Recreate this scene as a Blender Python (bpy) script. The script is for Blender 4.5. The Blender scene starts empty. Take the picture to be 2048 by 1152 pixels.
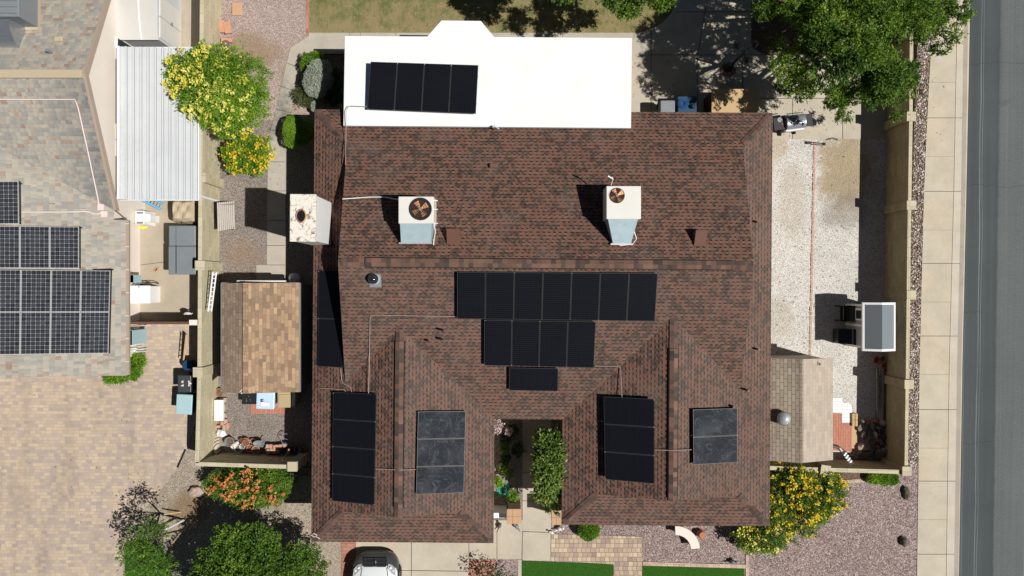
import bpy, math, random
import numpy as np
from mathutils import Vector, Matrix, noise as mnoise
R = math.radians
rnd = random.Random(7)
sc = bpy.context.scene
col = sc.collection

# ------------------------------------------------------------------ survey
# the drone hung 29.2 m above the yard; points were measured off the picture
H, F = 29.2, 1400.0
def P(px, py, z=0.0):
    k = (H - z) / F
    return Vector(((px - 1024) * k, (576 - py) * k, z))
def PL(px, py, plane):
    """the point of a sloping plane z = a + b x + c y"""
    a, b, c = plane
    ux, uy = (px - 1024) / F, (576 - py) / F
    t = (a - 0) and None
    # z = a + (b ux + c uy)(H - z)
    s = b * ux + c * uy
    z = (a + s * H) / (1 + s)
    return P(px, py, z)

# ------------------------------------------------------------------ mesh builder
class MB:
    def __init__(s):
        s.v, s.f, s.m, s.sm = [], [], [], False
    def add(s, verts, faces, mi=0):
        n = len(s.v)
        s.v += [Vector(p) for p in verts]
        s.f += [[n + i for i in f] for f in faces]
        s.m += [mi] * len(faces)
        return s
    def sheet(s, pts, z=None, mi=0):
        p = [Vector((q[0], q[1], z if z is not None else q[2])) for q in pts]
        a = sum(p[i].x * p[(i + 1) % len(p)].y - p[(i + 1) % len(p)].x * p[i].y for i in range(len(p)))
        if a < 0: p.reverse()
        return s.add(p, [list(range(len(p)))], mi)
    def prism(s, pts, z0, z1, mi=0, mt=None):
        p = [(q[0], q[1]) for q in pts]
        n = len(p)
        a = sum(p[i][0] * p[(i + 1) % n][1] - p[(i + 1) % n][0] * p[i][1] for i in range(n))
        if a < 0: p.reverse()
        vs = [(x, y, z0) for x, y in p] + [(x, y, z1) for x, y in p]
        s.add(vs, [list(range(n))[::-1]] + [[i, (i + 1) % n, n + (i + 1) % n, n + i] for i in range(n)], mi)
        s.add([(x, y, z1) for x, y in p], [list(range(n))], mi if mt is None else mt)
        return s
    def box(s, x0, x1, y0, y1, z0, z1, mi=0):
        return s.hexa([(x0, y0, z0), (x1, y0, z0), (x1, y1, z0), (x0, y1, z0)], [(x0, y0, z1), (x1, y0, z1), (x1, y1, z1), (x0, y1, z1)], mi)
    def hexa(s, b, t, mi=0):
        return s.add(list(b) + list(t), [[3, 2, 1, 0], [4, 5, 6, 7], [0, 1, 5, 4], [1, 2, 6, 5], [2, 3, 7, 6], [3, 0, 4, 7]], mi)
    def obox(s, c, sx, sy, sz, rz=0, tilt=None, mi=0):
        M = Matrix.Rotation(rz, 3, 'Z')
        if tilt is not None: M = M @ tilt
        c = Vector(c)
        def q(a, b, d): return c + M @ Vector((a * sx / 2, b * sy / 2, d * sz / 2))
        return s.hexa([q(-1, -1, -1), q(1, -1, -1), q(1, 1, -1), q(-1, 1, -1)], [q(-1, -1, 1), q(1, -1, 1), q(1, 1, 1), q(-1, 1, 1)], mi)
    def tube(s, pts, r, seg=8, mi=0, closed=False):
        pts = [Vector(p) for p in pts]
        rr = r if isinstance(r, (list, tuple)) else [r] * len(pts)
        rings = []
        up = Vector((0, 0, 1))
        for i, p in enumerate(pts):
            a = pts[i - 1] if i else p
            b = pts[i + 1] if i < len(pts) - 1 else p
            if closed:
                a = pts[i - 1]; b = pts[(i + 1) % len(pts)]
            d = (b - a).normalized()
            if d.length < 1e-6: d = Vector((0, 0, 1))
            u = d.cross(up)
            if u.length < 1e-3: u = d.cross(Vector((1, 0, 0)))
            u.normalize(); w = d.cross(u)
            rings.append([p + (u * math.cos(t) + w * math.sin(t)) * rr[i] for t in [2 * math.pi * k / seg for k in range(seg)]])
        vs = [q for ring in rings for q in ring]
        fs = []
        n = len(pts)
        for i in range(n if closed else n - 1):
            j = (i + 1) % n
            for k in range(seg):
                l = (k + 1) % seg
                fs.append([i * seg + k, i * seg + l, j * seg + l, j * seg + k])
        if not closed:
            fs.append([k for k in range(seg)][::-1]); fs.append([(n - 1) * seg + k for k in range(seg)])
        return s.add(vs, fs, mi)
    def lathe(s, c, prof, seg=20, mi=0, sx=1, sy=1, cap=True):
        c = Vector(c); vs = []; fs = []
        for r, z in prof:
            for k in range(seg):
                t = 2 * math.pi * k / seg
                vs.append(c + Vector((r * math.cos(t) * sx, r * math.sin(t) * sy, z)))
        for i in range(len(prof) - 1):
            for k in range(seg):
                l = (k + 1) % seg
                fs.append([i * seg + k, i * seg + l, (i + 1) * seg + l, (i + 1) * seg + k])
        if cap:
            fs.append(list(range(seg))[::-1]); fs.append([(len(prof) - 1) * seg + k for k in range(seg)])
        return s.add(vs, fs, mi)
    def rock(s, c, rx, ry, rz, seed=0, seg=14, rough=.22, rot=0, mi=0):
        c = Vector(c); vs = []; fs = []
        nl = seg // 2
        ca, sa = math.cos(rot), math.sin(rot)
        for i in range(nl + 1):
            ph = math.pi * i / nl
            for k in range(seg):
                t = 2 * math.pi * k / seg
                d = Vector((math.sin(ph) * math.cos(t), math.sin(ph) * math.sin(t), math.cos(ph)))
                n = 1 + rough * mnoise.noise(d * 1.6 + Vector((seed * 3.1, seed, 0))) * 1.6
                q = Vector((d.x * rx * n, d.y * ry * n, d.z * rz * n))
                vs.append(c + Vector((q.x * ca - q.y * sa, q.x * sa + q.y * ca, q.z)))
        for i in range(nl):
            for k in range(seg):
                l = (k + 1) % seg
                fs.append([i * seg + k, (i + 1) * seg + k, (i + 1) * seg + l, i * seg + l])
        return s.add(vs, fs, mi)

def auto_uv(me):
    uv = me.uv_layers.new(name="UVMap")
    data = np.zeros(len(me.loops) * 2)
    for p in me.polygons:
        n = p.normal
        if abs(n.z) > .9995:
            ud, vd = Vector((1, 0, 0)), Vector((0, 1, 0))
        else:
            vd = (Vector((0, 0, 1)) - n * n.z).normalized()
            ud = vd.cross(n).normalized()
        for li in p.loop_indices:
            c = me.vertices[me.loops[li].vertex_index].co
            data[2 * li] = c.dot(ud); data[2 * li + 1] = c.dot(vd)
    uv.data.foreach_set("uv", data)

ORG = {}
def empty(name, loc, label, cat, group=None):
    o = bpy.data.objects.new(name, None); col.objects.link(o)
    o.location = loc; ORG[o.name] = Vector(loc)
    o["label"] = label; o["category"] = cat
    if group: o["group"] = group
    return o
def root_org(p):
    while p.parent: p = p.parent
    return ORG[p.name]
def build(name, mb, mats, parent=None, origin=None, smooth=False, bevel=0, label=None, uv=True):
    if not isinstance(mats, (list, tuple)): mats = [mats]
    org = root_org(parent) if parent else (Vector(origin) if origin is not None else
          Vector((sum(v.x for v in mb.v) / len(mb.v), sum(v.y for v in mb.v) / len(mb.v), min(v.z for v in mb.v))))
    me = bpy.data.meshes.new(name)
    me.from_pydata([tuple(v) for v in mb.v], [], mb.f)
    for m in mats: me.materials.append(m)
    me.polygons.foreach_set("material_index", mb.m)
    me.update()
    if uv: auto_uv(me)
    me.transform(Matrix.Translation(-org))
    if smooth: me.polygons.foreach_set("use_smooth", [True] * len(me.polygons))
    o = bpy.data.objects.new(name, me); col.objects.link(o)
    if parent: o.parent = parent
    else:
        o.location = org; ORG[o.name] = org
    if bevel:
        b = o.modifiers.new("bevel", 'BEVEL'); b.width = bevel; b.segments = 2; b.limit_method = 'ANGLE'
    if smooth:
        try:
            e = o.modifiers.new("split", 'EDGE_SPLIT'); e.split_angle = R(40)
        except Exception: pass
    if label: o["label"] = label
    return o
def thing(name, mb, mats, label, cat, group=None, **k):
    o = build(name, mb, mats, **k); o["label"] = label; o["category"] = cat
    if group: o["group"] = group
    return o
def structure(name, mb, mats, **k):
    o = build(name, mb, mats, **k); o["kind"] = "structure"; return o

# ------------------------------------------------------------------ materials
class S:
    def __init__(s, nb, sock): s.nb, s.k = nb, sock
    def _m(s, op, *a): return s.nb.math(op, s, *a)
    def __add__(s, o): return s._m('ADD', o)
    def __radd__(s, o): return s._m('ADD', o)
    def __sub__(s, o): return s._m('SUBTRACT', o)
    def __rsub__(s, o): return s.nb.math('SUBTRACT', o, s)
    def __mul__(s, o): return s._m('MULTIPLY', o)
    def __rmul__(s, o): return s._m('MULTIPLY', o)
    def __truediv__(s, o): return s._m('DIVIDE', o)
    def floor(s): return s._m('FLOOR')
    def frac(s): return s._m('FRACT')
    def lt(s, o): return s._m('LESS_THAN', o)
    def gt(s, o): return s._m('GREATER_THAN', o)
    def abs(s): return s._m('ABSOLUTE')
    def min(s, o): return s._m('MINIMUM', o)
    def max(s, o): return s._m('MAXIMUM', o)
    def clamp(s): 
        r = s._m('ADD', 0.0); r.k.node.use_clamp = True; return r
    def sstep(s, a, b):
        n = s.nb.n('ShaderNodeMapRange'); n.interpolation_type = 'SMOOTHSTEP'
        s.nb.set(n.inputs[0], s); n.inputs[1].default_value = a; n.inputs[2].default_value = b
        return S(s.nb, n.outputs[0])
class NB:
    def __init__(s, name, rough=.85, spec=.3):
        s.mat = bpy.data.materials.new(name); s.mat.use_nodes = True
        s.t = s.mat.node_tree; s.t.nodes.clear()
        s.out = s.n('ShaderNodeOutputMaterial'); s.b = s.n('ShaderNodeBsdfPrincipled')
        s.t.links.new(s.b.outputs[0], s.out.inputs[0])
        s.b.inputs['Roughness'].default_value = rough
        s.b.inputs['Specular IOR Level'].default_value = spec
    def n(s, t): return s.t.nodes.new(t)
    def set(s, inp, v):
        if isinstance(v, S): s.t.links.new(v.k, inp)
        elif isinstance(v, (tuple, list)): inp.default_value = (*v, 1) if len(inp.default_value) == 4 and len(v) == 3 else v
        else: inp.default_value = v
    def math(s, op, a, b=None, c=None):
        n = s.n('ShaderNodeMath'); n.operation = op
        for i, v in enumerate((a, b, c)):
            if v is not None: s.set(n.inputs[i], v)
        return S(s, n.outputs[0])
    def uv(s):
        n = s.n('ShaderNodeUVMap'); x = s.n('ShaderNodeSeparateXYZ'); s.t.links.new(n.outputs[0], x.inputs[0])
        return S(s, x.outputs[0]), S(s, x.outputs[1])
    def pos(s):
        n = s.n('ShaderNodeNewGeometry'); x = s.n('ShaderNodeSeparateXYZ'); s.t.links.new(n.outputs['Position'], x.inputs[0])
        return S(s, x.outputs[0]), S(s, x.outputs[1]), S(s, x.outputs[2])
    def vec(s, x, y, z=0.0):
        n = s.n('ShaderNodeCombineXYZ')
        for i, v in enumerate((x, y, z)): s.set(n.inputs[i], v)
        return S(s, n.outputs[0])
    def P(s):
        n = s.n('ShaderNodeNewGeometry'); return S(s, n.outputs['Position'])
    def noise(s, vec, scale=1, detail=3, rough=.55, dist=0):
        n = s.n('ShaderNodeTexNoise'); s.set(n.inputs['Vector'], vec); n.inputs['Scale'].default_value = scale
        n.inputs['Detail'].default_value = detail; n.inputs['Roughness'].default_value = rough; n.inputs['Distortion'].default_value = dist
        return S(s, n.outputs[0])
    def voro(s, vec, scale=1, out='Color', feat='F1'):
        n = s.n('ShaderNodeTexVoronoi'); n.feature = feat; s.set(n.inputs['Vector'], vec); n.inputs['Scale'].default_value = scale
        return S(s, n.outputs[out])
    def white(s, vec):
        n = s.n('ShaderNodeTexWhiteNoise'); n.noise_dimensions = '3D'; s.set(n.inputs['Vector'], vec); return S(s, n.outputs[0])
    def ramp(s, f, stops, const=False):
        n = s.n('ShaderNodeValToRGB'); s.set(n.inputs[0], f)
        cr = n.color_ramp
        if const: cr.interpolation = 'CONSTANT'
        while len(cr.elements) < len(stops): cr.elements.new(.5)
        for e, (p, c) in zip(cr.elements, stops): e.position = p; e.color = (*c, 1)
        return S(s, n.outputs[0])
    def mix(s, f, a, b, mode='MIX'):
        n = s.n('ShaderNodeMix'); n.data_type = 'RGBA'; n.blend_type = mode
        s.set(n.inputs[0], f)
        for i, v in ((6, a), (7, b)):
            if isinstance(v, (int, float)): v = (v, v, v)
            s.set(n.inputs[i], v)
        return S(s, n.outputs[2])
    def gray(s, f):   # scalar to colour
        n = s.n('ShaderNodeCombineColor')
        for i in range(3): s.set(n.inputs[i], f)
        return S(s, n.outputs[0])
    def mulc(s, c, f): return s.mix(1.0, c, s.gray(f), 'MULTIPLY')
    def bump(s, h, strength=.5, dist=.02):
        n = s.n('ShaderNodeBump'); s.set(n.inputs['Height'], h); n.inputs['Strength'].default_value = strength; n.inputs['Distance'].default_value = dist
        s.t.links.new(n.outputs[0], s.b.inputs['Normal'])
    def color(s, c): s.set(s.b.inputs['Base Color'], c); return s.mat
    def rough(s, r): s.set(s.b.inputs['Roughness'], r)
    def rand_island(s):
        n = s.n('ShaderNodeNewGeometry'); return S(s, n.outputs['Random Per Island'])

def plain(name, c, rough=.6, var=.15, scale=3, metal=0, spec=.4, bump=0, grime=0):
    nb = NB(name, rough, spec)
    p = nb.P()
    n = nb.noise(p, scale, 5, .6)
    f = nb.math('MULTIPLY_ADD', n, 2 * var, 1 - var)
    c2 = nb.mulc(nb.mix(0.0, c, c), f)
    if grime:
        g = nb.noise(p, scale * .6, 6, .7).sstep(.5, .75) * grime
        c2 = nb.mix(g, c2, tuple(x * .45 for x in c))
    if bump: nb.bump(nb.noise(p, 60, 3), bump, .01)
    nb.b.inputs['Metallic'].default_value = metal
    return nb.color(c2)

def gravel(name, cols, scale=28, patches=(), dark=.35, bump=.8):
    """stones a few cm wide; patches = (x, y, rx, ry, colour, strength)"""
    nb = NB(name, .95, .15)
    p = nb.P(); x, y, z = nb.pos()
    v = nb.voro(p, scale, 'Color'); d = nb.voro(p, scale, 'Distance')
    sp = nb.n('ShaderNodeSeparateColor'); nb.t.links.new(v.k, sp.inputs[0])
    r = S(nb, sp.outputs[0])
    c = nb.ramp(r, cols)
    big = nb.noise(p, .45, 5, .65)
    for (cx, cy, rx, ry, pc, st) in patches:
        dx = (x - cx) / rx; dy = (y - cy) / ry
        dd = nb.math('SQRT', dx * dx + dy * dy) + (nb.noise(p, 1.3, 5, .7) - .5) * 1.3
        m = (1 - dd.sstep(.55, 1.15)) * st
        c = nb.mix(m * (nb.noise(p, 30, 2).sstep(.25, .6) * .35 + .65), c, nb.mix(nb.noise(p, 4, 5), tuple(a * .8 for a in pc), tuple(a * 1.15 for a in pc)))
    gap = d.sstep(.38, .75)
    c = nb.mulc(c, (1 - gap * dark) * nb.math('MULTIPLY_ADD', big, .5, .75))
    nb.bump(1 - d, bump, .03)
    return nb.color(c)

def concrete(name, c, stain=.25, stainy=None):
    nb = NB(name, .85, .25); p = nb.P()
    n = nb.noise(p, 1.1, 6, .62); n2 = nb.noise(p, 40, 4, .7); n3 = nb.noise(p, 6, 5, .7)
    f = nb.math('MULTIPLY_ADD', n, .5, .75) * nb.math('MULTIPLY_ADD', n2, .22, .89) * nb.math('MULTIPLY_ADD', n3, .16, .92)
    cc = nb.mulc(nb.mix(nb.noise(p, .5, 3).sstep(.4, .7), c, (c[0] * 1.02, c[1] * .985, c[2] * .95)), f)
    g = nb.noise(p, 1.9, 7, .72).sstep(.56, .75) * stain
    cc = nb.mix(g, cc, tuple(a * .4 for a in c))
    if stainy:
        y = nb.pos()[1]; k = (y - stainy[0]).abs().sstep(stainy[1], stainy[1] * .3) * nb.noise(p, 1.6, 7, .7).sstep(.32, .62)
        cc = nb.mix(k * .8, cc, (.13, .13, .12))
    nb.bump(n2, .25, .01)
    return nb.color(cc)

def bricks(name, stops, bw=.2, bh=.1, mortar=(.2, .18, .15), gap=.05, swap=False, stagger=.5, var=.25, bump=.5, rot=0, wob=0, big_=.6, streak=0):
    """pavers / blocks by rows in metres, each brick its own tone"""
    nb = NB(name, .85, .2)
    u, v = nb.uv()
    if swap: u, v = v, u
    if rot:
        ca, sa = math.cos(rot), math.sin(rot); u, v = u * ca + v * sa, v * ca - u * sa
    row = (v / bh).floor(); fr = (v / bh).frac()
    off = (row * stagger) if not wob else nb.white(nb.vec(row, 3.3)) * wob
    uu = u / bw + off; cl = uu.floor(); fc = uu.frac()
    r = nb.white(nb.vec(cl, row, 1.7)); r2 = nb.white(nb.vec(row, cl, 8.1))
    big = nb.noise(nb.P(), .35, 4, .6)
    c = nb.ramp((r * (1.05 - big_ * .5) + big * big_ - big_ * .28).clamp(), stops)
    c = nb.mulc(c, nb.math('MULTIPLY_ADD', r2, var * 2, 1 - var) * nb.math('MULTIPLY_ADD', nb.noise(nb.P(), 25, 4, .7), .4, .8))
    if streak:
        x_, y_, z_ = nb.pos(); k_ = nb.noise(nb.vec(x_ * 1.1, y_ * .16), 1, 5, .65).sstep(.45, .7) * streak + nb.noise(nb.P(), .9, 6, .75).sstep(.6, .8) * streak * .6
        c = nb.mulc(c, 1 - k_)
    gx = gap * bh / bw
    e = (fr.lt(gap * .5).max(fr.gt(1 - gap * .5))).max(fc.lt(gx * .5).max(fc.gt(1 - gx * .5)))
    c = nb.mix(e, c, mortar)
    nb.bump(1 - e, bump, .008)
    return nb.color(c)

def shingles(name, stops, exp=.125, tab=.175, dash=.25, hi=.5, hicol=(.2, .16, .15), tooth=.5, patch=4.0, wr=.3, wg=.1, wp=.9, wobble=.6, bumpy=.6, seed=0, weather=None, stain=None, sunlit=0):
    """laminated roof shingles: courses up the slope (v), teeth along it (u)"""
    nb = NB(name, .97, .06)
    u, v = nb.uv(); p = nb.P()
    v = v + (nb.noise(nb.vec(u * .9, v * .9), 1, 2) - .5) * .02
    row = (v / exp).floor(); fr = (v / exp).frac()
    ro = nb.white(nb.vec(row, 1.1 + seed))
    uu = u / tab + ro * 19 + (nb.noise(nb.vec(u * 2.1, row * 3.7, seed), 1.0, 2) - .5) * 2.4 * wobble
    cl = uu.floor(); fc = uu.frac()
    r = nb.white(nb.vec(cl, row, 2.2 + seed)); r2 = nb.white(nb.vec(row, cl, 5.5 + seed)); r3 = nb.white(nb.vec((uu * .45).floor(), row, 7.9))
    pn = nb.noise(nb.vec(u * patch, (row * exp + exp * .5) * patch, seed), 1.0, 3, .6)
    st = stops
    def pick(st): return nb.ramp((r * wr + r3 * wg + pn * wp + (.5 - .5 * (wr + wg + wp))).clamp(), st)
    c = pick(stops)
    if stain: c = nb.mix(stain(nb), c, nb.mulc(c, .55) if False else pick(stain_stops))
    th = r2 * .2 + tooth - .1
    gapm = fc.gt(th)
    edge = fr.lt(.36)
    d = edge * gapm * dash * (r * .25 + .8) + fr.lt(.16) * dash * .35 * (1 - gapm) * r3  # dark dashes: shade under each course's butt edge, put into the colour
    himask = gapm * fr.gt(.4) * (r2.sstep(.1, .6))
    c = nb.mix(himask * hi, c, hicol)
    c = nb.mulc(c, nb.math('MULTIPLY_ADD', nb.noise(p, 22, 4, .75), .4, .8) * nb.math('MULTIPLY_ADD', nb.noise(p, .5, 4, .6), .3, .85))
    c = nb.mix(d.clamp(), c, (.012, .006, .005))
    if sunlit:  # sheen painted in: slopes facing the sun get a paler tint
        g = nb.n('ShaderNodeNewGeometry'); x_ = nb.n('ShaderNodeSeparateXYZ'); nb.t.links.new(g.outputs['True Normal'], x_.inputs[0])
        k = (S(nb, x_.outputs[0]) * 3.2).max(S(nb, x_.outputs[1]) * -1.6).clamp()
        c = nb.mix(k * sunlit, c, (.168, .135, .12))
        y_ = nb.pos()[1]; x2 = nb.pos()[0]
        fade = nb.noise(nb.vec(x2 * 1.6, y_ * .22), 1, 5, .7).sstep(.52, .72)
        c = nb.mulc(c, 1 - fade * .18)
    if weather:
        wc, ws = weather
        w = nb.noise(p, .7, 6, .7).sstep(.5, .72) * ws
        c = nb.mix(w, c, wc)
    nb.bump((1 - gapm) * .7 + fr * .5 * -1 + nb.noise(p, 90, 2) * .3, bumpy, .008)
    return nb.color(c)
stain_stops = [(0, (.15, .155, .16)), (.3, (.19, .19, .19)), (.6, (.24, .23, .215)), (.85, (.3, .28, .245)), (1, (.24, .2, .17))]

def leafmat(name, stops, trans=.35, rough=.55):
    nb = NB(name, rough, .35)
    r = nb.rand_island(); big = nb.noise(nb.P(), .9, 4, .6)
    c = nb.ramp((r * .55 + big * 1.5 - .55).clamp(), stops)
    nb.color(c)
    t = nb.n('ShaderNodeBsdfTranslucent'); nb.t.links.new(c.k, t.inputs[0])
    m = nb.n('ShaderNodeMixShader'); m.inputs[0].default_value = trans
    nb.t.links.new(nb.b.outputs[0], m.inputs[1]); nb.t.links.new(t.outputs[0], m.inputs[2]); nb.t.links.new(m.outputs[0], nb.out.inputs[0])
    return nb.mat

def grassmat(name, a, b, dry=None):
    nb = NB(name, .95, .1); p = nb.P(); x, y, z = nb.pos()
    fine = nb.noise(p, 28, 5, .75); med = nb.noise(p, 1.8, 6, .7); st = nb.noise(nb.vec(x * 9, y * 3), 1, 5, .7)
    c = nb.mix(fine.sstep(.3, .7), a, b)
    if dry:
        g = (med * .9 + st * .45 + (y * -.07 + .72)).sstep(.38, .72)
        c = nb.mix(g * .85, c, nb.mix(fine, tuple(q * .6 for q in dry), tuple(q * 1.25 for q in dry)))
    c = nb.mulc(c, nb.math('MULTIPLY_ADD', nb.noise(p, 90, 2), .9, .55))
    nb.bump(fine + nb.noise(p, 90, 2) * .5, .9, .04)
    return nb.color(c)

def asphalt():
    nb = NB("asphalt", .9, .2); p = nb.P(); x, y, z = nb.pos()
    fine = nb.noise(p, 55, 4, .85)
    xx = x + y * -.0135
    def band(cx, w, soft=.5): return (xx - cx).abs().sstep(w, w * soft)
    st = nb.noise(nb.vec(xx * 2.3, y * .03), 1, 5, .7); st2 = nb.noise(nb.vec(xx * 11, y * .06), 1, 4, .7)
    sp = nb.noise(nb.vec(x * 30, y * 14), 1, 3, .8)
    wob = (nb.noise(nb.vec(1.0, y * 1.2), 1, 3) - .5) * .12
    worn = (xx + wob - 20.28).sstep(-.04, .09) * (xx - 22.6).sstep(.5, -.3) * (st2 * .5 + sp * 1.0 - .1).sstep(.25, .85) + band(18.75, .5, .1) * st2.sstep(.45, .8) * .3
    c = nb.mix(st.sstep(.3, .75), (.058, .068, .073), (.077, .089, .094))
    c = nb.mix(worn.clamp() * .6, c, (.175, .19, .19))
    oil = nb.noise(p, .8, 5, .75).sstep(.62, .8) * .35; c = nb.mix(oil, c, (.04, .042, .045))
    for cx, w, k in ((19.52, .022, .55), (19.62, .018, .35), (18.95, .02, .25), (21.6, .02, .35)):
        l = (xx - cx + (nb.noise(nb.vec(cx, y * .35), 1, 2) - .5) * .16).abs().lt(w) * st2.sstep(.3, .55)
        c = nb.mix(l * k, c, (.26, .29, .29))
    for cy, x1 in ((-6.5, 20.1), (4.25, 30.0), (-1.0, 19.7), (9.4, 30.)):
        cr = (y - cy + (nb.noise(nb.vec(x * 1.1, cy), 1, 5, .7) - .5) * .9).abs().lt(.012) * x.lt(x1)
        c = nb.mix(cr * .45, c, (.02, .022, .024))
    c = nb.mulc(c, nb.math('MULTIPLY_ADD', fine, .8, .6) * nb.math('MULTIPLY_ADD', nb.noise(p, .35, 5, .6), .4, .8))
    nb.bump(fine, .5, .01)
    return nb.color(c)

def panelmat(name, base=(.0048, .0055, .0085), frame=None, lines=None, dust=0, nx=6, ny=10, cw=.17, seed=0):
    """solar glass; cells by UV metres from the panel's own corner"""
    nb = NB(name, .3, .12 if not lines else .3); u, v = nb.uv(); p = nb.P()
    c = nb.mix(nb.noise(p, .7, 3), base, tuple(a * 1.6 for a in base))
    if lines:
        fu, fv = (u * nx).frac(), (v * ny).frac()
        g = (fu.lt(.032).max(fu.gt(.968))).max(fv.lt(.032).max(fv.gt(.968)))
        bus = ((fu * 3).frac() - .5).abs().lt(.06) * .35
        near = ((fu - .5).abs() + (fv - .5).abs()).gt(.9)
        c = nb.mulc(c, nb.white(nb.vec((u * nx).floor(), (v * ny).floor(), seed)) * .9 + .6)
        c = nb.mix(bus, c, (.12, .125, .14)); c = nb.mix(g * .8, c, lines); c = nb.mix(near, c, (.5, .51, .54))
    else:
        fv = (v * 22).frac(); fu = (u * 6).frac()
        c = nb.mix(fv.lt(.25) * .5, c, (.02, .02, .022)); c = nb.mix(fu.lt(.05) * .5, c, (.015, .015, .018))
    if dust:
        sw = nb.noise(p, 1.8, 5, .75, 3.5)
        d = (nb.noise(p, 1.1, 2, .5, 2.2) - .5).abs().sstep(.022, .0) * .55 + (nb.noise(p, 1.5, 2, .5, 3.0) - .42).abs().sstep(.018, 0.) * .45 + nb.noise(p, 1.1, 4, .6).sstep(.4, .75) * .4
        c = nb.mix((d * dust).clamp(), c, (.09, .1, .112)); nb.rough(.7)
    return nb.color(c)

M = {}
red, dk = (.135, .062, .048), (.058, .042, .038)
M['shingle'] = shingles("brown_shingles", [(0, (.058, .042, .036)), (.4, (.082, .055, .045)), (.5, (.15, .08, .06)), (1, (.182, .096, .072))], exp=.131, tab=.2, dash=.82, hi=.5, hicol=(.178, .138, .12), tooth=.52, wr=.35, wg=.3, wp=1.3, patch=3.2, wobble=.5, weather=((.155, .122, .105), .35), sunlit=.3)
M['ridge'] = bricks("ridge_cap_shingles", [(0, (.075, .055, .048)), (.4, (.1, .063, .052)), (.7, (.12, .07, .057)), (1, (.14, .08, .063))], bw=.2, bh=2.0, gap=.0, var=.25, mortar=(.03, .02, .016), big_=0)
NST = [(0, (.27, .265, .245)), (.25, (.31, .3, .275)), (.45, (.37, .34, .295)), (.75, (.41, .37, .31)), (.85, (.36, .3, .245)), (.94, (.31, .235, .2)), (1, (.29, .21, .175))]
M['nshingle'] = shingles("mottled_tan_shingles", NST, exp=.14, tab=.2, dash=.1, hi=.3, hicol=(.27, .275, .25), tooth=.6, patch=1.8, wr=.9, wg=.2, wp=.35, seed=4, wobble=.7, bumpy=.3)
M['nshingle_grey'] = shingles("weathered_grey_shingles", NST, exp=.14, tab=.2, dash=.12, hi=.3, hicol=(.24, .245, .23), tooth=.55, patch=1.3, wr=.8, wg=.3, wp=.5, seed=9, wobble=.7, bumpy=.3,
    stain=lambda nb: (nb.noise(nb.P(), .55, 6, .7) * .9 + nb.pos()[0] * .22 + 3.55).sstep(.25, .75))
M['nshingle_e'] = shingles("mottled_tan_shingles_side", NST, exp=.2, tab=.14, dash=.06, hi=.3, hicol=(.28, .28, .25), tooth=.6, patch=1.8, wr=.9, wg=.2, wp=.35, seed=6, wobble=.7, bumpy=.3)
M['shed_tan'] = bricks("tan_shed_shingles", [(0, (.2, .145, .1)), (.3, (.27, .185, .125)), (.55, (.35, .235, .15)), (.8, (.41, .28, .175)), (1, (.46, .32, .2))], bw=.26, bh=.135, mortar=(.2, .14, .09), gap=.07, wob=7, var=.1, bump=.3)  # lit copy of the shed shingles, for the sun side
M['shed_dark'] = bricks("brown_shed_shingles", [(0, (.2, .145, .11)), (.4, (.27, .195, .145)), (.7, (.32, .235, .175)), (1, (.37, .27, .2))], bw=.26, bh=.135, mortar=(.13, .09, .065), gap=.09, wob=7, var=.1, bump=.3)  # same shingles darker, the west slope's shade put into the colour
M['shed_r1'] = bricks("cream_shingles_west", [(0, (.27, .215, .17)), (.5, (.34, .28, .22)), (1, (.38, .315, .25))], bw=.29, bh=.14, mortar=(.07, .045, .03), gap=.11, stagger=.5, var=.08, bump=.5)  # darker copy for the west slope, its shade painted in
M['shed_r2'] = bricks("cream_shingles_east", [(0, (.36, .3, .245)), (.5, (.41, .345, .285)), (1, (.45, .38, .315))], bw=.29, bh=.14, mortar=(.34, .28, .22), gap=.07, stagger=.5, var=.06, bump=.4)  # paler copy of the same shingles, sunlight put into the colour
M['stucco'] = plain("beige_stucco", (.5, .43, .35), .95, .06, 2, bump=.3)
M['nstucco'] = plain("pale_peach_stucco", (.74, .67, .6), .95, .05, 1.2, bump=.3)
M['fascia'] = plain("dark_brown_trim", (.06, .032, .022), .6, .1)
M['tantrim'] = plain("tan_trim", (.38, .3, .24), .6, .08)
def whitefoam():
    nb = NB("white_foam_coating", .6, .15); p = nb.P(); x, y, z = nb.pos()
    c = nb.mix(nb.noise(p, .7, 5, .65).sstep(.35, .7), (.80, .82, .83), (.76, .775, .78))
    seam = ((x + (nb.noise(nb.vec(1., y * .8), 1, 2) - .5) * .05) / 1.9).frac().lt(.006) * nb.noise(p, 1.5, 3).sstep(.35, .6)
    c = nb.mix(seam * .35, c, (.6, .61, .62))
    st = nb.noise(nb.vec(x * 3.0, y * .7), 1, 6, .75).sstep(.6, .85) * .35 + nb.noise(p, 7, 4, .8).sstep(.7, .8) * .5
    c = nb.mix(st, c, (.62, .61, .57))
    nb.bump(nb.noise(p, 25, 4), .3, .01)
    return nb.color(c)
M['white'] = whitefoam()
M['whitemetal'] = plain("white_ribbed_metal", (.56, .58, .6), .5, .1, 1.1, grime=.15, spec=.15)
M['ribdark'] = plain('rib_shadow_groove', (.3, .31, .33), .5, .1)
M['whitepaint'] = plain("white_paint", (.8, .8, .8), .45, .04)
M['offwhite'] = plain("off_white_metal", (.68, .66, .62), .5, .05, 2, grime=.1)
M['galv'] = plain("galvanised_metal", (.44, .56, .61), .4, .2, 4, metal=.1, grime=.12)
M['steel2'] = plain('brushed_steel', (.3, .32, .34), .35, .25, 7, metal=.4)
M['shedtop'] = plain('grey_white_resin', (.56, .545, .52), .7, .06, 1.2)
M['steel'] = plain("steel", (.45, .47, .5), .35, .15, 6, metal=.8)
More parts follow.
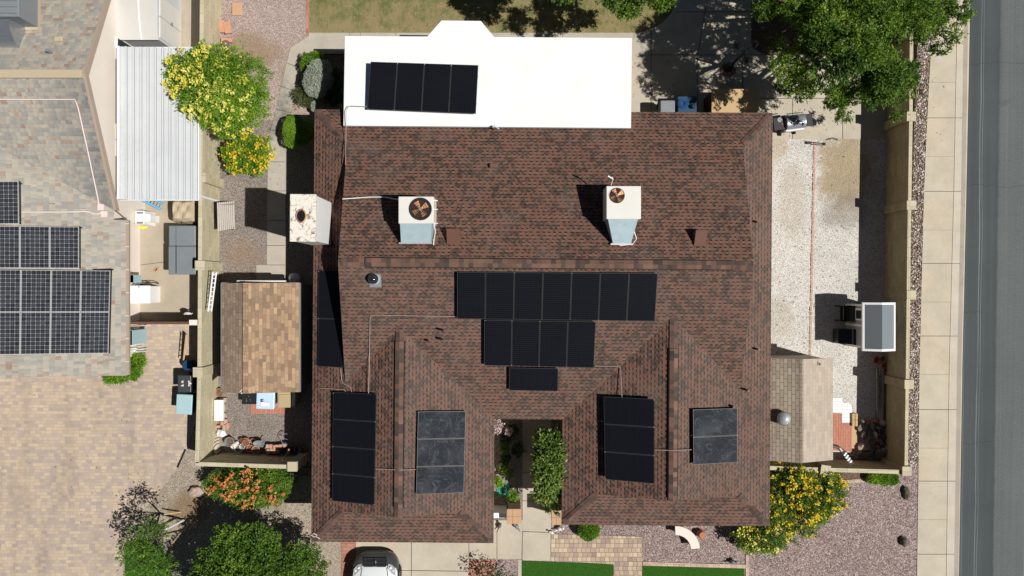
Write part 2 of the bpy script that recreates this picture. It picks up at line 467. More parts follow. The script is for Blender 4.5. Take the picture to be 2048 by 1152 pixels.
M['alu'] = plain("aluminium", (.62, .64, .66), .35, .1, 6, metal=.6)
M['black'] = plain("black_plastic", (.014, .015, .017), .5, .2)
M['blackmetal'] = plain("black_metal", (.01, .01, .012), .4, .2)
M['greypl'] = plain("grey_plastic", (.2, .22, .24), .5, .12)
M['spa'] = plain("grey_vinyl_cover", (.19, .215, .235), .55, .15, 1.5, bump=.15, grime=.1)
M['bluepl'] = plain("dark_blue_plastic", (.01, .05, .11), .45, .15)
M['lightblue'] = plain("pale_blue_lid", (.36, .52, .56), .5, .08)
M['clearblue'] = plain("milky_blue_plastic", (.5, .66, .86), .3, .1, 5)
M['beigepl'] = plain("beige_plastic", (.44, .34, .2), .5, .08)
M['terra'] = plain("terracotta", (.42, .17, .09), .85, .15, 8, grime=.2)
M['terra2'] = plain("pale_terracotta", (.5, .26, .17), .85, .12, 8, grime=.2)
M['brickred'] = plain("red_brick", (.36, .15, .1), .9, .2, 9, bump=.3)
M['copper'] = plain("rusty_blades", (.5, .25, .12), .45, .2, 8, metal=.5)
M['rock'] = plain("grey_brown_rock", (.13, .11, .09), .95, .3, 6, bump=.6)
M['pinkrock'] = plain("pink_rock", (.42, .32, .27), .95, .2, 6, bump=.6)
M['greyrock'] = plain("grey_flagstone", (.2, .17, .15), .95, .25, 4, bump=.5)
M['wood'] = plain("raw_lumber", (.5, .34, .18), .8, .15, 6)
M['greywood'] = plain("weathered_wood", (.3, .27, .24), .85, .3, 5, grime=.3)
M['darkwood'] = plain("dark_brown_wood", (.06, .03, .02), .8, .2, 5)
M['bark'] = plain("bark", (.12, .085, .06), .95, .3, 12, bump=.8)
M['duct'] = M['galv']
M['conduit'] = plain("grey_conduit", (.34, .27, .245), .5, .1)
M['tan_top'] = plain("tan_stone_cap", (.5, .31, .19), .85, .08, 3, bump=.2)
M['tanbox'] = plain("tan_panel_board", (.5, .35, .19), .8, .06, 2, bump=.2)
M['canvas'] = plain("tan_canvas", (.46, .38, .27), .9, .1, 5, bump=.3)
M['teal'] = plain("green_hose_rubber", (.06, .5, .33), .4, .1)
M['yellow'] = plain("yellow_plastic", (.75, .58, .08), .5, .1)
M['skyblue'] = plain("blue_fibreglass", (.05, .35, .62), .5, .15, 6)
M['chrome'] = plain("chrome", (.7, .7, .72), .15, .05, metal=1)
M['glass'] = plain("tinted_glass", (.02, .025, .03), .08, .1, spec=.8)
M['carpaint'] = plain("silver_white_car_paint", (.66, .69, .72), .25, .02, 2, spec=.6)
M['rubber'] = plain("tyre_rubber", (.02, .02, .02), .85, .2)
M['lamp'] = plain("clear_headlamp", (.55, .57, .6), .12, .35, 25, metal=.3)
M['pv'] = panelmat("black_solar_glass")
M['pv_dusty'] = panelmat("dusty_solar_glass", (.0115, .0145, .021), dust=.8)
M['pv_grid'] = panelmat("gridded_solar_glass", (.02, .022, .027), lines=(.26, .27, .29))
M['pvframe'] = plain("black_anodised_frame", (.012, .012, .013), .4, .1)
M['pvedge'] = plain("grey_panel_edge", (.045, .045, .045), .45, .1)
M['pvsilver'] = plain("silver_panel_frame", (.42, .42, .43), .4, .05)
M['capcrack'] = None
def crackcap():
    nb = NB("cracked_white_mortar", .9, .2); p = nb.P()
    q = nb.noise(p, 3, 3)
    d = nb.voro(nb.vec(nb.pos()[0] * 6 + q * 2.2, nb.pos()[1] * 6 + q * 2), 1.0, 'Distance', 'DISTANCE_TO_EDGE')
    c = nb.mix(d.sstep(.07, .02) * nb.noise(p, 5, 3).sstep(.38, .6), (.72, .69, .62), (.25, .19, .12))
    c = nb.mulc(c, nb.math('MULTIPLY_ADD', nb.noise(p, 12, 4), .3, .85))
    return nb.color(c)
M['capcrack'] = crackcap()
M['wallblock'] = bricks("yellow_tan_wall_block", [(0, (.42, .375, .255)), (.5, (.5, .45, .31)), (1, (.55, .495, .35))], bw=.4, bh=.2, mortar=(.36, .32, .21), gap=.06, var=.05, bump=.4)
M['wallcap'] = bricks("yellow_tan_wall_cap", [(0, (.46, .41, .29)), (.5, (.5, .45, .32)), (1, (.54, .49, .36))], bw=.4, bh=.4, mortar=(.3, .26, .17), gap=.03, stagger=0, var=.05, bump=.3)
M['asphalt'] = asphalt()
M['sidewalk'] = concrete("sidewalk_concrete", (.475, .425, .34), .14)
M['curb'] = concrete("curb_concrete", (.5, .46, .385), .12)
M['gutter'] = concrete("gutter_concrete", (.3, .265, .225), .5)
M['conc'] = concrete("patio_concrete", (.46, .41, .335), .1)
M['conc2'] = concrete("stained_path_concrete", (.42, .385, .33), .5, stainy=(7.2, 2.2))
M['concn'] = concrete("neighbour_patio_concrete", (.4, .345, .27), .1)
M['joint'] = plain("joint_shadow", (.06, .055, .05), .95, .1)  # dark joint lines in paving and cap stones
M['g_pink'] = gravel("pink_gravel", [(0, (.3, .21, .19)), (.3, (.42, .31, .28)), (.6, (.5, .39, .35)), (.9, (.58, .48, .45)), (1, (.7, .64, .6))], 36,
    patches=[(-10.9, 9.9, 1.25, .9, (.37, .26, .17), .85), (-9.2, 8.4, .6, 1.8, (.4, .31, .21), .6)])
M['g_brown'] = gravel("grey_brown_gravel", [(0, (.17, .14, .12)), (.35, (.26, .215, .19)), (.7, (.35, .3, .265)), (1, (.47, .42, .38))], 40,
    patches=[(-11.2, 1.4, .9, .7, (.36, .24, .15), .5)])
M['g_tan'] = gravel("tan_gravel", [(0, (.27, .21, .16)), (.35, (.38, .31, .24)), (.7, (.47, .4, .32)), (1, (.6, .54, .46))], 36,
    patches=[(-13.4, -9.2, 1.0, .9, (.26, .17, .09), .85)])
M['g_white'] = gravel("white_gravel", [(0, (.33, .3, .27)), (.12, (.53, .5, .455)), (.4, (.67, .645, .595)), (1, (.82, .8, .755))], 34, dark=.3,
    patches=[(13.9, 5.0, 1.35, 1.9, (.44, .345, .22), 1.0), (13.9, 3.2, 1.2, .9, (.3, .25, .21), .6), (11.1, 5.9, .5, .6, (.5, .36, .2), .6), (11.7, 3.6, .7, 1.6, (.52, .42, .3), .4), (11.2, -1.3, .6, 1.0, (.5, .4, .28), .35)])
M['g_purple'] = gravel("pink_purple_gravel", [(0, (.14, .09, .085)), (.3, (.27, .19, .178)), (.6, (.37, .275, .258)), (.88, (.47, .39, .37)), (1, (.66, .61, .58))], 30)
M['riverbed'] = gravel("strip_soil", [(0, (.12, .09, .07)), (1, (.3, .25, .2))], 30)
M['soil'] = gravel("planter_soil", [(0, (.1, .07, .05)), (1, (.3, .2, .14))], 35)
M['ground'] = gravel("desert_ground", [(0, (.24, .18, .12)), (1, (.42, .33, .24))], 20)
M['pavers'] = bricks("neighbour_driveway_pavers", [(0, (.35, .29, .27)), (.3, (.41, .335, .29)), (.55, (.47, .375, .295)), (.8, (.51, .405, .305)), (1, (.53, .43, .34))], bw=.23, bh=.135, mortar=(.38, .3, .22), gap=.1, wob=5, var=.05, bump=.3, streak=.18)
M['pavers2'] = bricks("entry_patio_pavers", [(0, (.3, .22, .19)), (.35, (.4, .3, .235)), (.7, (.48, .38, .27)), (1, (.55, .46, .34))], bw=.19, bh=.19, mortar=(.14, .11, .085), gap=.08, wob=5, var=.12, bump=.5)
M['paver_edge'] = bricks("edging_pavers", [(0, (.4, .3, .24)), (1, (.55, .43, .34))], bw=.24, bh=.5, mortar=(.16, .12, .09), gap=.02, var=.1)
M['paver_edge_v'] = bricks("edging_pavers_turned", [(0, (.4, .3, .24)), (1, (.52, .4, .32))], bw=.24, bh=.5, mortar=(.16, .12, .09), gap=.02, var=.1, swap=True)
M['redpave'] = bricks("red_brick_paving", [(0, (.32, .15, .11)), (1, (.45, .22, .16))], bw=.3, bh=.15, mortar=(.12, .07, .05), gap=.08, var=.12)
M['redpave_v'] = bricks("red_brick_edging", [(0, (.36, .16, .11)), (1, (.5, .27, .2))], bw=.2, bh=.5, mortar=(.25, .17, .13), gap=.03, var=.15, swap=True)
M['redpave2'] = bricks("red_square_pavers", [(0, (.4, .17, .12)), (1, (.47, .21, .15))], bw=.3, bh=.1, mortar=(.2, .09, .07), gap=.08, var=.05, swap=True)
M['whitepave'] = bricks("white_square_pavers", [(0, (.78, .79, .8)), (1, (.86, .86, .87))], bw=.21, bh=.11, mortar=(.3, .33, .4), gap=.1, var=.03)
M['lawn'] = grassmat("patchy_lawn", (.075, .11, .03), (.17, .19, .06), (.36, .28, .15))
M['turf'] = grassmat("artificial_turf", (.018, .07, .008), (.05, .145, .018))
M['leaf_tree'] = leafmat("ash_tree_leaves", [(0, (.02, .055, .008)), (.3, (.06, .135, .015)), (.6, (.15, .26, .027)), (.85, (.28, .39, .04)), (1, (.42, .5, .07))])
M['leaf_light'] = leafmat("bright_leaves", [(0, (.045, .12, .01)), (.35, (.13, .27, .018)), (.7, (.26, .44, .03)), (1, (.42, .56, .06))])
M['leaf_dark'] = leafmat("dark_glossy_leaves", [(0, (.012, .035, .008)), (.5, (.035, .085, .018)), (1, (.1, .17, .04))], .25, .4)
M['leaf_citrus'] = leafmat("citrus_leaves", [(0, (.035, .08, .01)), (.5, (.12, .2, .03)), (.85, (.28, .36, .08)), (1, (.55, .58, .25))], .3, .4)
M['leaf_grey'] = leafmat("silver_leaves", [(0, (.2, .24, .18)), (.5, (.38, .42, .34)), (1, (.6, .64, .54))], .2)
M['leaf_olive'] = leafmat("olive_leaves", [(0, (.05, .065, .02)), (1, (.2, .23, .08))], .25)
M['petal_y'] = leafmat("yellow_petals", [(0, (.62, .56, .05)), (.5, (.8, .74, .13)), (1, (.88, .85, .38))], .3)
M['petal_g'] = leafmat("golden_petals", [(0, (.74, .5, .02)), (1, (.9, .74, .06))], .3)
M['petal_o'] = leafmat("orange_petals", [(0, (.55, .19, .05)), (1, (.78, .38, .13))], .3)
M['petal_p'] = leafmat("pale_pink_petals", [(0, (.5, .35, .35)), (1, (.8, .7, .68))], .3)

M['leaf_mid'] = leafmat("mid_green_leaves", [(0, (.025, .07, .01)), (.4, (.09, .19, .02)), (.8, (.2, .32, .035)), (1, (.33, .43, .06))])
M['pvskirt'] = plain("dark_gap_skirt", (.012, .011, .012), .8, .1)  # colour of the shade beneath the raised panels
M['ridgeedge'] = plain("black_ridge_vent_edge", (.012, .009, .008), .8, .1)  # near black, painted shade along ridge caps and vents
M['bumpergrey'] = plain("grey_lower_bumper", (.055, .06, .064), .3, .1, spec=.5)
M['pinkgrey'] = plain("pinkish_grey_cast_stone", (.5, .42, .36), .9, .12, 6)
M['darkslate'] = plain("dark_slate_siding", (.12, .135, .16), .6, .08)
M['navyink'] = plain("navy_ink", (.01, .04, .2), .5, .1)
M['navy'] = plain("navy_plastic", (.012, .022, .045), .4, .1)
M['bluehose'] = plain("deep_blue_hose", (.008, .07, .24), .4, .1)

M['palebrick'] = plain("dusty_pale_brick", (.46, .29, .23), .95, .3, 7, bump=.3)

M['aluwhite'] = plain("bright_aluminium", (.8, .81, .83), .4, .08)
M['greywood2'] = plain("light_weathered_slat", (.44, .4, .36), .85, .3, 9)

M['wallblock_e'] = bricks("brown_tan_wall_block", [(0, (.3, .25, .155)), (.5, (.35, .295, .185)), (1, (.4, .335, .21))], bw=.4, bh=.2, mortar=(.24, .2, .12), gap=.06, var=.06, bump=.4)  # darker copy of the wall block, shade of its inner face painted in
# ------------------------------------------------------------------ the ground and paving
def G(pts): return [tuple(P(x, y)[:2]) for x, y in pts]
def flat(name, pts, z, mat, thick=0, extra=()):
    mb = MB()
    if thick: mb.prism(G(pts), z - thick, z)
    else: mb.sheet(G(pts), z)
    mats = [mat]
    for e in extra:   # joints: px lines drawn as narrow dark grooves
        if len(mats) == 1: mats.append(M['joint'])
        (a, b, w) = e
        A, B = P(*a), P(*b); d = (B - A).normalized(); n = Vector((-d.y, d.x, 0)) * w / 2
        mb.sheet([A + n, B + n, B - n, A - n], z + .004, 1)
    return structure(name, mb, mats)
mb = MB(); mb.sheet([(-250, -250), (250, -250), (250, 250), (-250, 250)], -.2); structure("ground", mb, M['ground'])
def xs(tab, y):
    for (y0, x0), (y1, x1) in zip(tab, tab[1:]):
        if y <= y1 or (y1, x1) == tab[-1]: return x0 + (x1 - x0) * (y - y0) / (y1 - y0)
YS = [-420, -200, 0, 100, 236, 384, 560, 734, 940, 1152, 1400, 1600]
T_rock = [(-420, 1850), (0, 1838), (300, 1826), (500, 1820), (734, 1817), (935, 1814), (1152, 1810), (1600, 1800)]
T_sw = [(-420, 1885), (0, 1868), (160, 1858), (384, 1848), (734, 1839), (935, 1837), (1152, 1834), (1600, 1822)]
T_jn = [(-420, 1925), (0, 1914.5), (384, 1907), (734, 1898), (1152, 1892), (1600, 1880)]
T_cb = [(-420, 1938), (0, 1928), (384, 1922), (734, 1914), (1152, 1908), (1600, 1898)]
T_rd = [(-420, 1952), (0, 1941), (384, 1933), (734, 1925), (1152, 1918), (1600, 1908)]
def strip(ta, tb, za, zb, mb, mi=0):
    A = [P(xs(ta, y), y, za) for y in YS]; B = [P(xs(tb, y), y, zb) for y in YS]
    for i in range(len(YS) - 1):
        mb.add([A[i + 1], B[i + 1], B[i], A[i]], [[0, 1, 2, 3]], mi)
mb = MB(); strip(T_sw, T_jn, .02, .02, mb)
for y in (-200, -57, 88, 236, 383, 527, 672, 819, 962, 1108, 1254):
    for dy, w in ((0, .022),):
        a, b = P(xs(T_sw, y), y), P(xs(T_jn, y), y)
        mb.sheet([(a.x, a.y - w / 2), (b.x, b.y - w / 2), (b.x, b.y + w / 2), (a.x, a.y + w / 2)], .024, 1)
    y2 = y + 77; a, b = P(xs(T_sw, y2), y2), P(xs(T_jn, y2), y2)
    mb.sheet([(a.x, a.y - .004), (b.x, b.y - .004), (b.x, b.y + .004), (a.x, a.y + .004)], .024, 1)
structure("sidewalk", mb, [M['sidewalk'], M['joint']])
mb = MB()
T_jn2 = [(y, x + .9) for y, x in T_jn]
strip(T_jn, T_jn2, .014, .014, mb, 2); strip(T_jn2, T_cb, .02, .02, mb); strip(T_cb, [(y, x + 9) for y, x in T_cb], .02, -.085, mb, 1); strip([(y, x + 9) for y, x in T_cb], T_rd, -.085, -.11, mb, 3)
for y in (-200, -57, 88, 236, 383, 527, 672, 819, 962, 1108, 1254):
    a, b = P(xs(T_jn, y), y), P(xs(T_cb, y), y)
    mb.sheet([(a.x, a.y - .01), (b.x, b.y - .01), (b.x, b.y + .01), (a.x, a.y + .01)], .024, 2)
structure("kerb", mb, [M['curb'], M['gutter'], M['joint'], M['sidewalk']])
mb = MB(); T_r2 = [(y, x + 640) for y, x in T_rd]; strip(T_rd, T_r2, -.1, -.1, mb); structure("road", mb, M['asphalt'])
mb = MB(); strip(T_r2, [(y, x + 900) for y, x in T_r2], .02, .02, mb); structure("far_pavement", mb, M['sidewalk'])
mb = MB(); strip(T_rock, T_sw, -.005, -.005, mb); structure("river_rock_bed", mb, M['riverbed'])
# loose rocks filling the bed between wall and sidewalk (nobody could count them)
mb = MB(); r = random.Random(3)
for i in range(5200):
    y = r.uniform(-120, 938); x = r.uniform(xs(T_rock, y) + 1, xs(T_sw, y) - 1.5)
    p = P(x, y); a = r.uniform(0, 3.14); L = r.uniform(.03, .075); W = L * r.uniform(.45, .8); hh = r.uniform(.02, .05)
    ca, sa = math.cos(a), math.sin(a)
    def q(u, v, z): return (p.x + u * ca - v * sa, p.y + u * sa + v * ca, z)
    j = [r.uniform(.7, 1.15) for _ in range(5)]
    base = [q(L * j[k] * math.cos(k * 1.2566), W * j[k] * math.sin(k * 1.2566), -.005) for k in range(5)]
    top = [q(L * .6 * j[k] * math.cos(k * 1.2566 + .2), W * .6 * j[k] * math.sin(k * 1.2566 + .2), hh) for k in range(5)]
    mb.add(base + top, [[k, (k + 1) % 5, 5 + (k + 1) % 5, 5 + k] for k in range(5)] + [[5, 6, 7, 8, 9]])
def stonemat():
    nb = NB("river_stones", .8, .25); r_ = nb.rand_island()
    return nb.color(nb.mulc(nb.ramp(r_, [(0, (.07, .06, .06)), (.25, (.2, .15, .13)), (.5, (.36, .28, .24)), (.7, (.3, .2, .18)), (.85, (.55, .5, .45)), (1, (.75, .72, .68))]), nb.math('MULTIPLY_ADD', nb.noise(nb.P(), 30, 3), .4, .8)))
M['stones'] = stonemat()
o = build("river_rocks", mb, M['stones'], uv=False, origin=(17, 3, 0)); o["kind"] = "stuff"; o["label"] = "loose multicoloured river rocks filling the strip beside the sidewalk"; o["category"] = "rocks"

flat("west_side_yard", [(396, 150), (700, 150), (700, 940), (396, 940)], 0, M['g_brown'])
flat("pink_gravel_bed", [(424, -160), (640, -160), (640, 240), (424, 240)], .006, M['g_pink'])
flat("back_lawn", [(617, -160), (1362, -160), (1354, 0), (1343, 26), (1325, 46), (1300, 60), (1270, 66), (617, 66)], .012, M['lawn'])
flat("lawn_edging_bricks", [(612.5, -160), (618.5, -160), (618.5, 72), (612.5, 72)], .03, M['redpave_v'], .05)
flat("mow_strip", [(617, 66), (1270, 66), (1300, 62), (1300, 120), (692, 120), (692, 107), (617, 107)], .024, M['conc2'], .08,
     [((700, 66), (700, 76), .015), ((721, 66), (721, 76), .015), ((792, 66), (792, 78), .015), ((1042, 66), (1042, 78), .015), ((1125, 66), (1125, 78), .015)])
flat("covered_patio_floor", [(692, 120), (1264, 120), (1264, 260), (692, 260)], .02, M['conc'], .08)
flat("curved_garden_path", [(617, 73), (581, 97), (574, 125), (566, 160), (557, 200), (548, 235), (541, 262), (536.5, 290), (535, 400), (534, 530), (513, 530), (513, 640), (571, 640), (571.5, 400), (572, 290), (575, 255), (580, 228), (592, 182), (603, 134), (617, 107)], .03, M['conc2'], .08,
     [((575, 127), (603, 136), .02), ((561, 172), (593, 184), .02), ((550, 218), (584, 226), .02), ((538, 260), (576, 264), .02), ((535, 324), (571, 324), .02), ((534, 382), (571, 382), .02), ((534, 441), (571, 441), .02), ((534, 491), (571, 491), .02), ((534, 530), (571, 530), .02)])
flat("back_driveway", [(1264, 66), (1270, 66), (1300, 60), (1325, 46), (1343, 26), (1354, 0), (1362, -160), (1502, -160), (1502, 84), (1509, 99), (1523, 107), (1545, 110), (1784, 110), (1784, 278), (1520, 278), (1520, 250), (1264, 250)], .018, M['conc'], .1,
     [((1302, 62), (1302, 230), .025), ((1395, 112), (1395, 230), .025), ((1395, 112), (1424, -60), .025), ((1485, 110), (1485, 178), .025), ((1585, 198), (1585, 278), .025), ((1685, 110), (1685, 278), .025), ((1350, 24), (1502, 24), .025), ((1302, 110), (1550, 110), .025), ((1500, 197), (1784, 197), .025)])
flat("tree_planter", [(1500, -160), (1800, -160), (1800, 114), (1500, 114)], .004, M['soil'])
flat("east_side_yard", [(1500, 270), (1790, 270), (1790, 945), (1500, 945)], 0, M['g_white'])
mb = MB(); r = random.Random(8); y = 283.0
while y < 716:
    L = r.uniform(8, 10.5); xx = 1627 - (y - 283) * .0215 + r.uniform(-.5, .5)
    a, b = P(xx, y), P(xx + 4.0, y + L - 1.2); h = r.uniform(.015, .04)
    mb.box(a.x, b.x, b.y, a.y, -.02, h); y += L
o = thing("brick_edging", mb, M['palebrick'], "thin line of red bricks dividing the white gravel beside the house", "edging")
flat("front_gravel_bed", [(1000, 935), (1560, 935), (1560, 930), (1838, 930), (1836, 1600), (1000, 1600)], 0, M['g_purple'])
flat("front_west_gravel", [(235, 860), (394, 860), (394, 927), (735, 932), (735, 1600), (235, 1600)], .005, M['g_tan'])
flat("neighbour_driveway", [(-500, 640), (399, 640), (398, 700), (391, 845), (372, 905), (351, 940), (318, 985), (282, 1025), (258, 1058), (246, 1080), (244, 1600), (-500, 1600)], .02, M['pavers'], .04)
flat("neighbour_patio", [(-500, -200), (400, -200), (400, 644), (-500, 644)], .026, M['concn'], .04, [((282, 530), (330, 524), .02)])
flat("driveway", [(712, 1040), (1045, 1040), (1045, 1118), (938, 1118), (938, 1600), (712, 1600)], .03, M['conc'], .08,
     [((823, 1060), (823, 1500), .025), ((712, 1139), (938, 1142), .025), ((938, 1062), (938, 1118), .022), ((994, 1061), (994, 1118), .022)])
flat("entry_walk", [(1045, 838), (1103, 838), (1101, 1121), (1045, 1120)], .034, M['conc'], .08,
     [((1045, 1001), (1103, 1002), .022), ((1045, 1062), (1102, 1065), .025), ((1045, 1062), (1044, 1118), .022), ((1045, 944), (1070, 944), .02)])
flat("entry_courtyard_floor", [(985, 838), (1130, 838), (1130, 1000), (1112, 1040), (985, 1060)], .008, M['g_brown'])
flat("brick_driveway_edge", [(683, 1060), (711, 1060), (711, 1600), (683, 1600)], .028, M['redpave'], .05)
flat("red_brick_bed", [(938.5, 1118.5), (990, 1118.5), (990, 1600), (938.5, 1600)], .026, M['redpave'], .05)
flat("small_gravel_bed", [(990, 1118.5), (1036, 1118.5), (1036, 1600), (990, 1600)], .014, M['g_purple'])
flat("turf_edging", [(1036, 1119), (1043, 1119), (1043, 1600), (1036, 1600)], .03, M['conc'], .05)
flat("entry_patio_pavers", [(1102.5, 1067), (1284, 1073), (1284, 1600), (1228, 1600), (1227, 1128), (1102, 1121)], .03, M['pavers2'], .05)
flat("west_turf_strip", [(1043, 1121), (1227, 1128), (1227, 1600), (1043, 1600)], .022, M['turf'])
flat("east_turf_strip", [(1285, 1131), (1488, 1137), (1488, 1600), (1285, 1600)], .022, M['turf'])
flat("turf_border_pavers", [(1285, 1123), (1496, 1129), (1496, 1136.5), (1285, 1130.5)], .034, M['paver_edge'], .05)
flat("bed_border_pavers", [(1491, 1109), (1497, 1109), (1495, 1600), (1488.5, 1600)], .038, M['paver_edge_v'], .05)
flat("planter_border", [(1672, 962), (1734, 956), (1735, 963), (1673, 968)], .035, M['paver_edge'], .05)
flat("shrub_soil", [(1540, 938), (1735, 946), (1735, 957), (1672, 963), (1650, 956), (1540, 950)], .01, M['soil'])
flat("front_west_turf", [(250, 1085), (300, 1078), (325, 1098), (341, 1125), (346, 1160), (346, 1600), (250, 1600)], .03, M['turf'])
mb = MB(); mb.tube([P(x, y, .04) for x, y in [(300, 1078), (318, 1090), (333, 1106), (342, 1125), (346, 1150), (346, 1300)]], .055, 6); thing("garden_edging", mb, M['greypl'], "curved grey concrete kerb edging the grass under the young tree", "edging")
flat("storage_brick_pad", [(501, 800), (573, 800), (573, 827.5), (501, 827.5)], .03, M['redpave2'], .05)
flat("white_paver_pad", [(1664, 795), (1684, 795), (1684, 805), (1695, 805), (1703, 813), (1703, 845), (1683, 845), (1683, 826), (1664, 825)], .045, M['whitepave'], .06)
flat("red_paver_pad", [(1658, 825), (1683, 825), (1683, 845), (1703, 845), (1703, 903), (1658, 900)], .035, M['redpave2'], .05)
flat("tan_paver_pad", [(1703, 840), (1716, 840), (1716, 905), (1703, 905)], .035, M['tanbox'], .05)
flat("lamp_pad", [(1447, 127), (1465, 127), (1471, 137), (1471, 147), (1463, 153), (1447, 153), (1441, 146), (1441, 134)], .03, M['redpave'], .05)

# ------------------------------------------------------------------ the house
TH = R(-.45)
hroot = empty("brown_roof_house", (0, 0, 0), "single storey house with brown shingle hip roof around a small entry courtyard", "house")
hroot.rotation_euler = (0, 0, TH)
s = .28
W, E_, N, SM, SL, SR, LE, RW = -7.442, 9.706, 6.630, -4.912, -9.553, -8.842, -.62, 1.928
GW, GE = -6.12, 8.48
LX, RX = (W + LE) / 2, (RW + E_) / 2
RY = (N + SM) / 2
LG, RG = SL + 1.25, SR + 1.25
pN = lambda x, y: 3 + s * (N - y)
pS = lambda x, y: 3 + s * (y - SM)
pW = lambda x, y: 3 + s * (x - W)
pE = lambda x, y: 3 + s * (E_ - x)
pLE = lambda x, y: 3 + s * (LE - x)
pRW = lambda x, y: 3 + s * (x - RW)
pSL = lambda x, y: 3 + s * (y - SL)
pSR = lambda x, y: 3 + s * (y - SR)
PLN = dict(N=(3 + s * N, 0, -s), S=(3 - s * SM, 0, s), W=(3 - s * W, s, 0), E=(3 + s * E_, -s, 0), LE=(3 + s * LE, -s, 0), RW=(3 - s * RW, s, 0), SL=(3 - s * SL, 0, s), SR=(3 - s * SR, 0, s))
Ry = Matrix.Rotation(-TH, 3, 'Z')
def HP(px, py, plane, h=0.0, local=True):
    """pixel to a point h above a roof plane, in the house's own frame"""
    a, b, c = PLN[plane]
    # plane in world frame: rotate gradient
    g = Matrix.Rotation(TH, 3, 'Z') @ Vector((b, c, 0))
    p = PL(px, py, (a + h, g.x, g.y))
    return Ry @ p if local else p
def wnd(f, pts): return [(x, y, f(x, y)) for x, y in pts]
vy = SM + (GW - W)            # where the gable valleys meet the side skirts
vyE = SM + (E_ - GE)
roof = MB()
def face(f, pts):
    p = [Vector(q) for q in wnd(f, pts)]
    a = sum(p[i].x * p[(i + 1) % len(p)].y - p[(i + 1) % len(p)].x * p[i].y for i in range(len(p)))
    if a < 0: p.reverse()
    roof.add(p, [list(range(len(p)))])
face(pN, [(W, N), (E_, N), (GE, N - (E_ - GE)), (GE, RY), (GW, RY), (GW, N - (GW - W))])
lyt = SM + (LX - W); ryt = SM + (E_ - RX)
face(pS, [(GW, RY), (GE, RY), (GE, vyE), (RX, ryt), (RW, SM), (LE, SM), (LX, lyt), (GW, vy)])
face(pW, [(W, N), (GW, N - (GW - W)), (GW, vy), (LX, lyt), (LX, LG), (W + 1.25, LG), (W, SL)])
face(pLE, [(LX, lyt), (LE, SM), (LE, SL), (LE - 1.25, LG), (LX, LG)])
face(pSL, [(W, SL), (LE, SL), (LE - 1.25, LG), (W + 1.25, LG)])
face(pRW, [(RX, ryt), (RX, RG), (RW + 1.25, RG), (RW, SR), (RW, SM)])
face(pE, [(E_, N), (E_, SR), (E_ - 1.25, RG), (RX, RG), (RX, ryt), (GE, vyE), (GE, N - (E_ - GE))])
face(pSR, [(RW, SR), (E_, SR), (E_ - 1.25, RG), (RW + 1.25, RG)])
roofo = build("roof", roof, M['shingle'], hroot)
zr = pN(0, RY); zl = pW(LX, 0); zq = pRW(RX, 0)
for tri in ([(GW, N - (GW - W), pN(0, N - (GW - W))), (GW, RY, zr), (GW, vy, pS(0, vy))], [(GE, N - (E_ - GE), pN(0, N - (E_ - GE))), (GE, vyE, pS(0, vyE)), (GE, RY, zr)],
            [(W + 1.25, LG, 3 + s * 1.25), (LE - 1.25, LG, 3 + s * 1.25), (LX, LG, zl)], [(RW + 1.25, RG, 3 + s * 1.25), (E_ - 1.25, RG, 3 + s * 1.25), (RX, RG, zq)]):
    gb = MB(); gb.add(tri, [[0, 1, 2]]); build("gable_wall", gb, M['fascia'], hroot)
# eave boards, soffit
fb = MB(); OUT = [(W, N), (E_, N), (E_, SR), (RW, SR), (RW, SM), (LE, SM), (LE, SL), (W, SL)]
for i in range(8):
    a, b = OUT[i], OUT[(i + 1) % 8]
    fb.add([(a[0], a[1], 2.84), (b[0], b[1], 2.84), (b[0], b[1], 3.0), (a[0], a[1], 3.0)], [[0, 1, 2, 3]])
build("fascia", fb, M['fascia'], hroot)
sb = MB(); sb.add([(x, y, 2.85) for x, y in OUT], [list(range(8))]); build("soffit", sb, M['tantrim'], hroot)
wl = MB(); I = .5
IN = [(W + I, N - I), (E_ - I, N - I), (E_ - I, SR + I), (RW + I, SR + I), (RW + I, SM + I), (LE - I, SM + I), (LE - I, SL + I), (W + I, SL + I)]
for i in range(8):
    a, b = IN[i], IN[(i + 1) % 8]
    wl.add([(a[0], a[1], 0), (b[0], b[1], 0), (b[0], b[1], 2.86), (a[0], a[1], 2.86)], [[3, 2, 1, 0]])
build("wall", wl, M['stucco'], hroot)
# ridge and hip caps
def cap(a, b, w=.15, lift=.028):
    rc = MB()
    a, b = Vector(a), Vector(b); d = (b - a); L = d.length; d.normalize()
    a = a + d * .12
    side = Vector((-d.y, d.x, 0)).normalized() * w
    dn = Vector((0, 0, -w * s * .75)); up = Vector((0, 0, lift))
    n = max(1, int(L / .2))
    for i in range(n):
        p0 = a + (b - a) * (i / n); p1 = a + (b - a) * ((i + 1) / n)
        u0 = up * 1.0; u1 = up * 1.35
        rc.add([p0 - side + dn + u0, p1 - side + dn + u1, p1 + u1 * 1.3, p0 + u0 * 1.3, p0 + side + dn + u0, p1 + side + dn + u1], [[0, 1, 2, 3][::-1], [3, 2, 5, 4][::-1]])
        rc.add([p0 - side + dn, p1 - side + dn, p1 - side + dn + u1, p0 - side + dn + u0], [[0, 1, 2, 3]], 1)  # cap sides coloured near black as shadow lines
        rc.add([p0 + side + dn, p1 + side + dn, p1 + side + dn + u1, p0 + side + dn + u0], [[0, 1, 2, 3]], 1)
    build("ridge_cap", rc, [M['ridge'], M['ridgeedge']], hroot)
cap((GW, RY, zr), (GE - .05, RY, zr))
cap((LX, lyt + .1, zl), (LX, LG, zl), .15); cap((RX, ryt + .1, zq), (RX, RG, zq), .15)
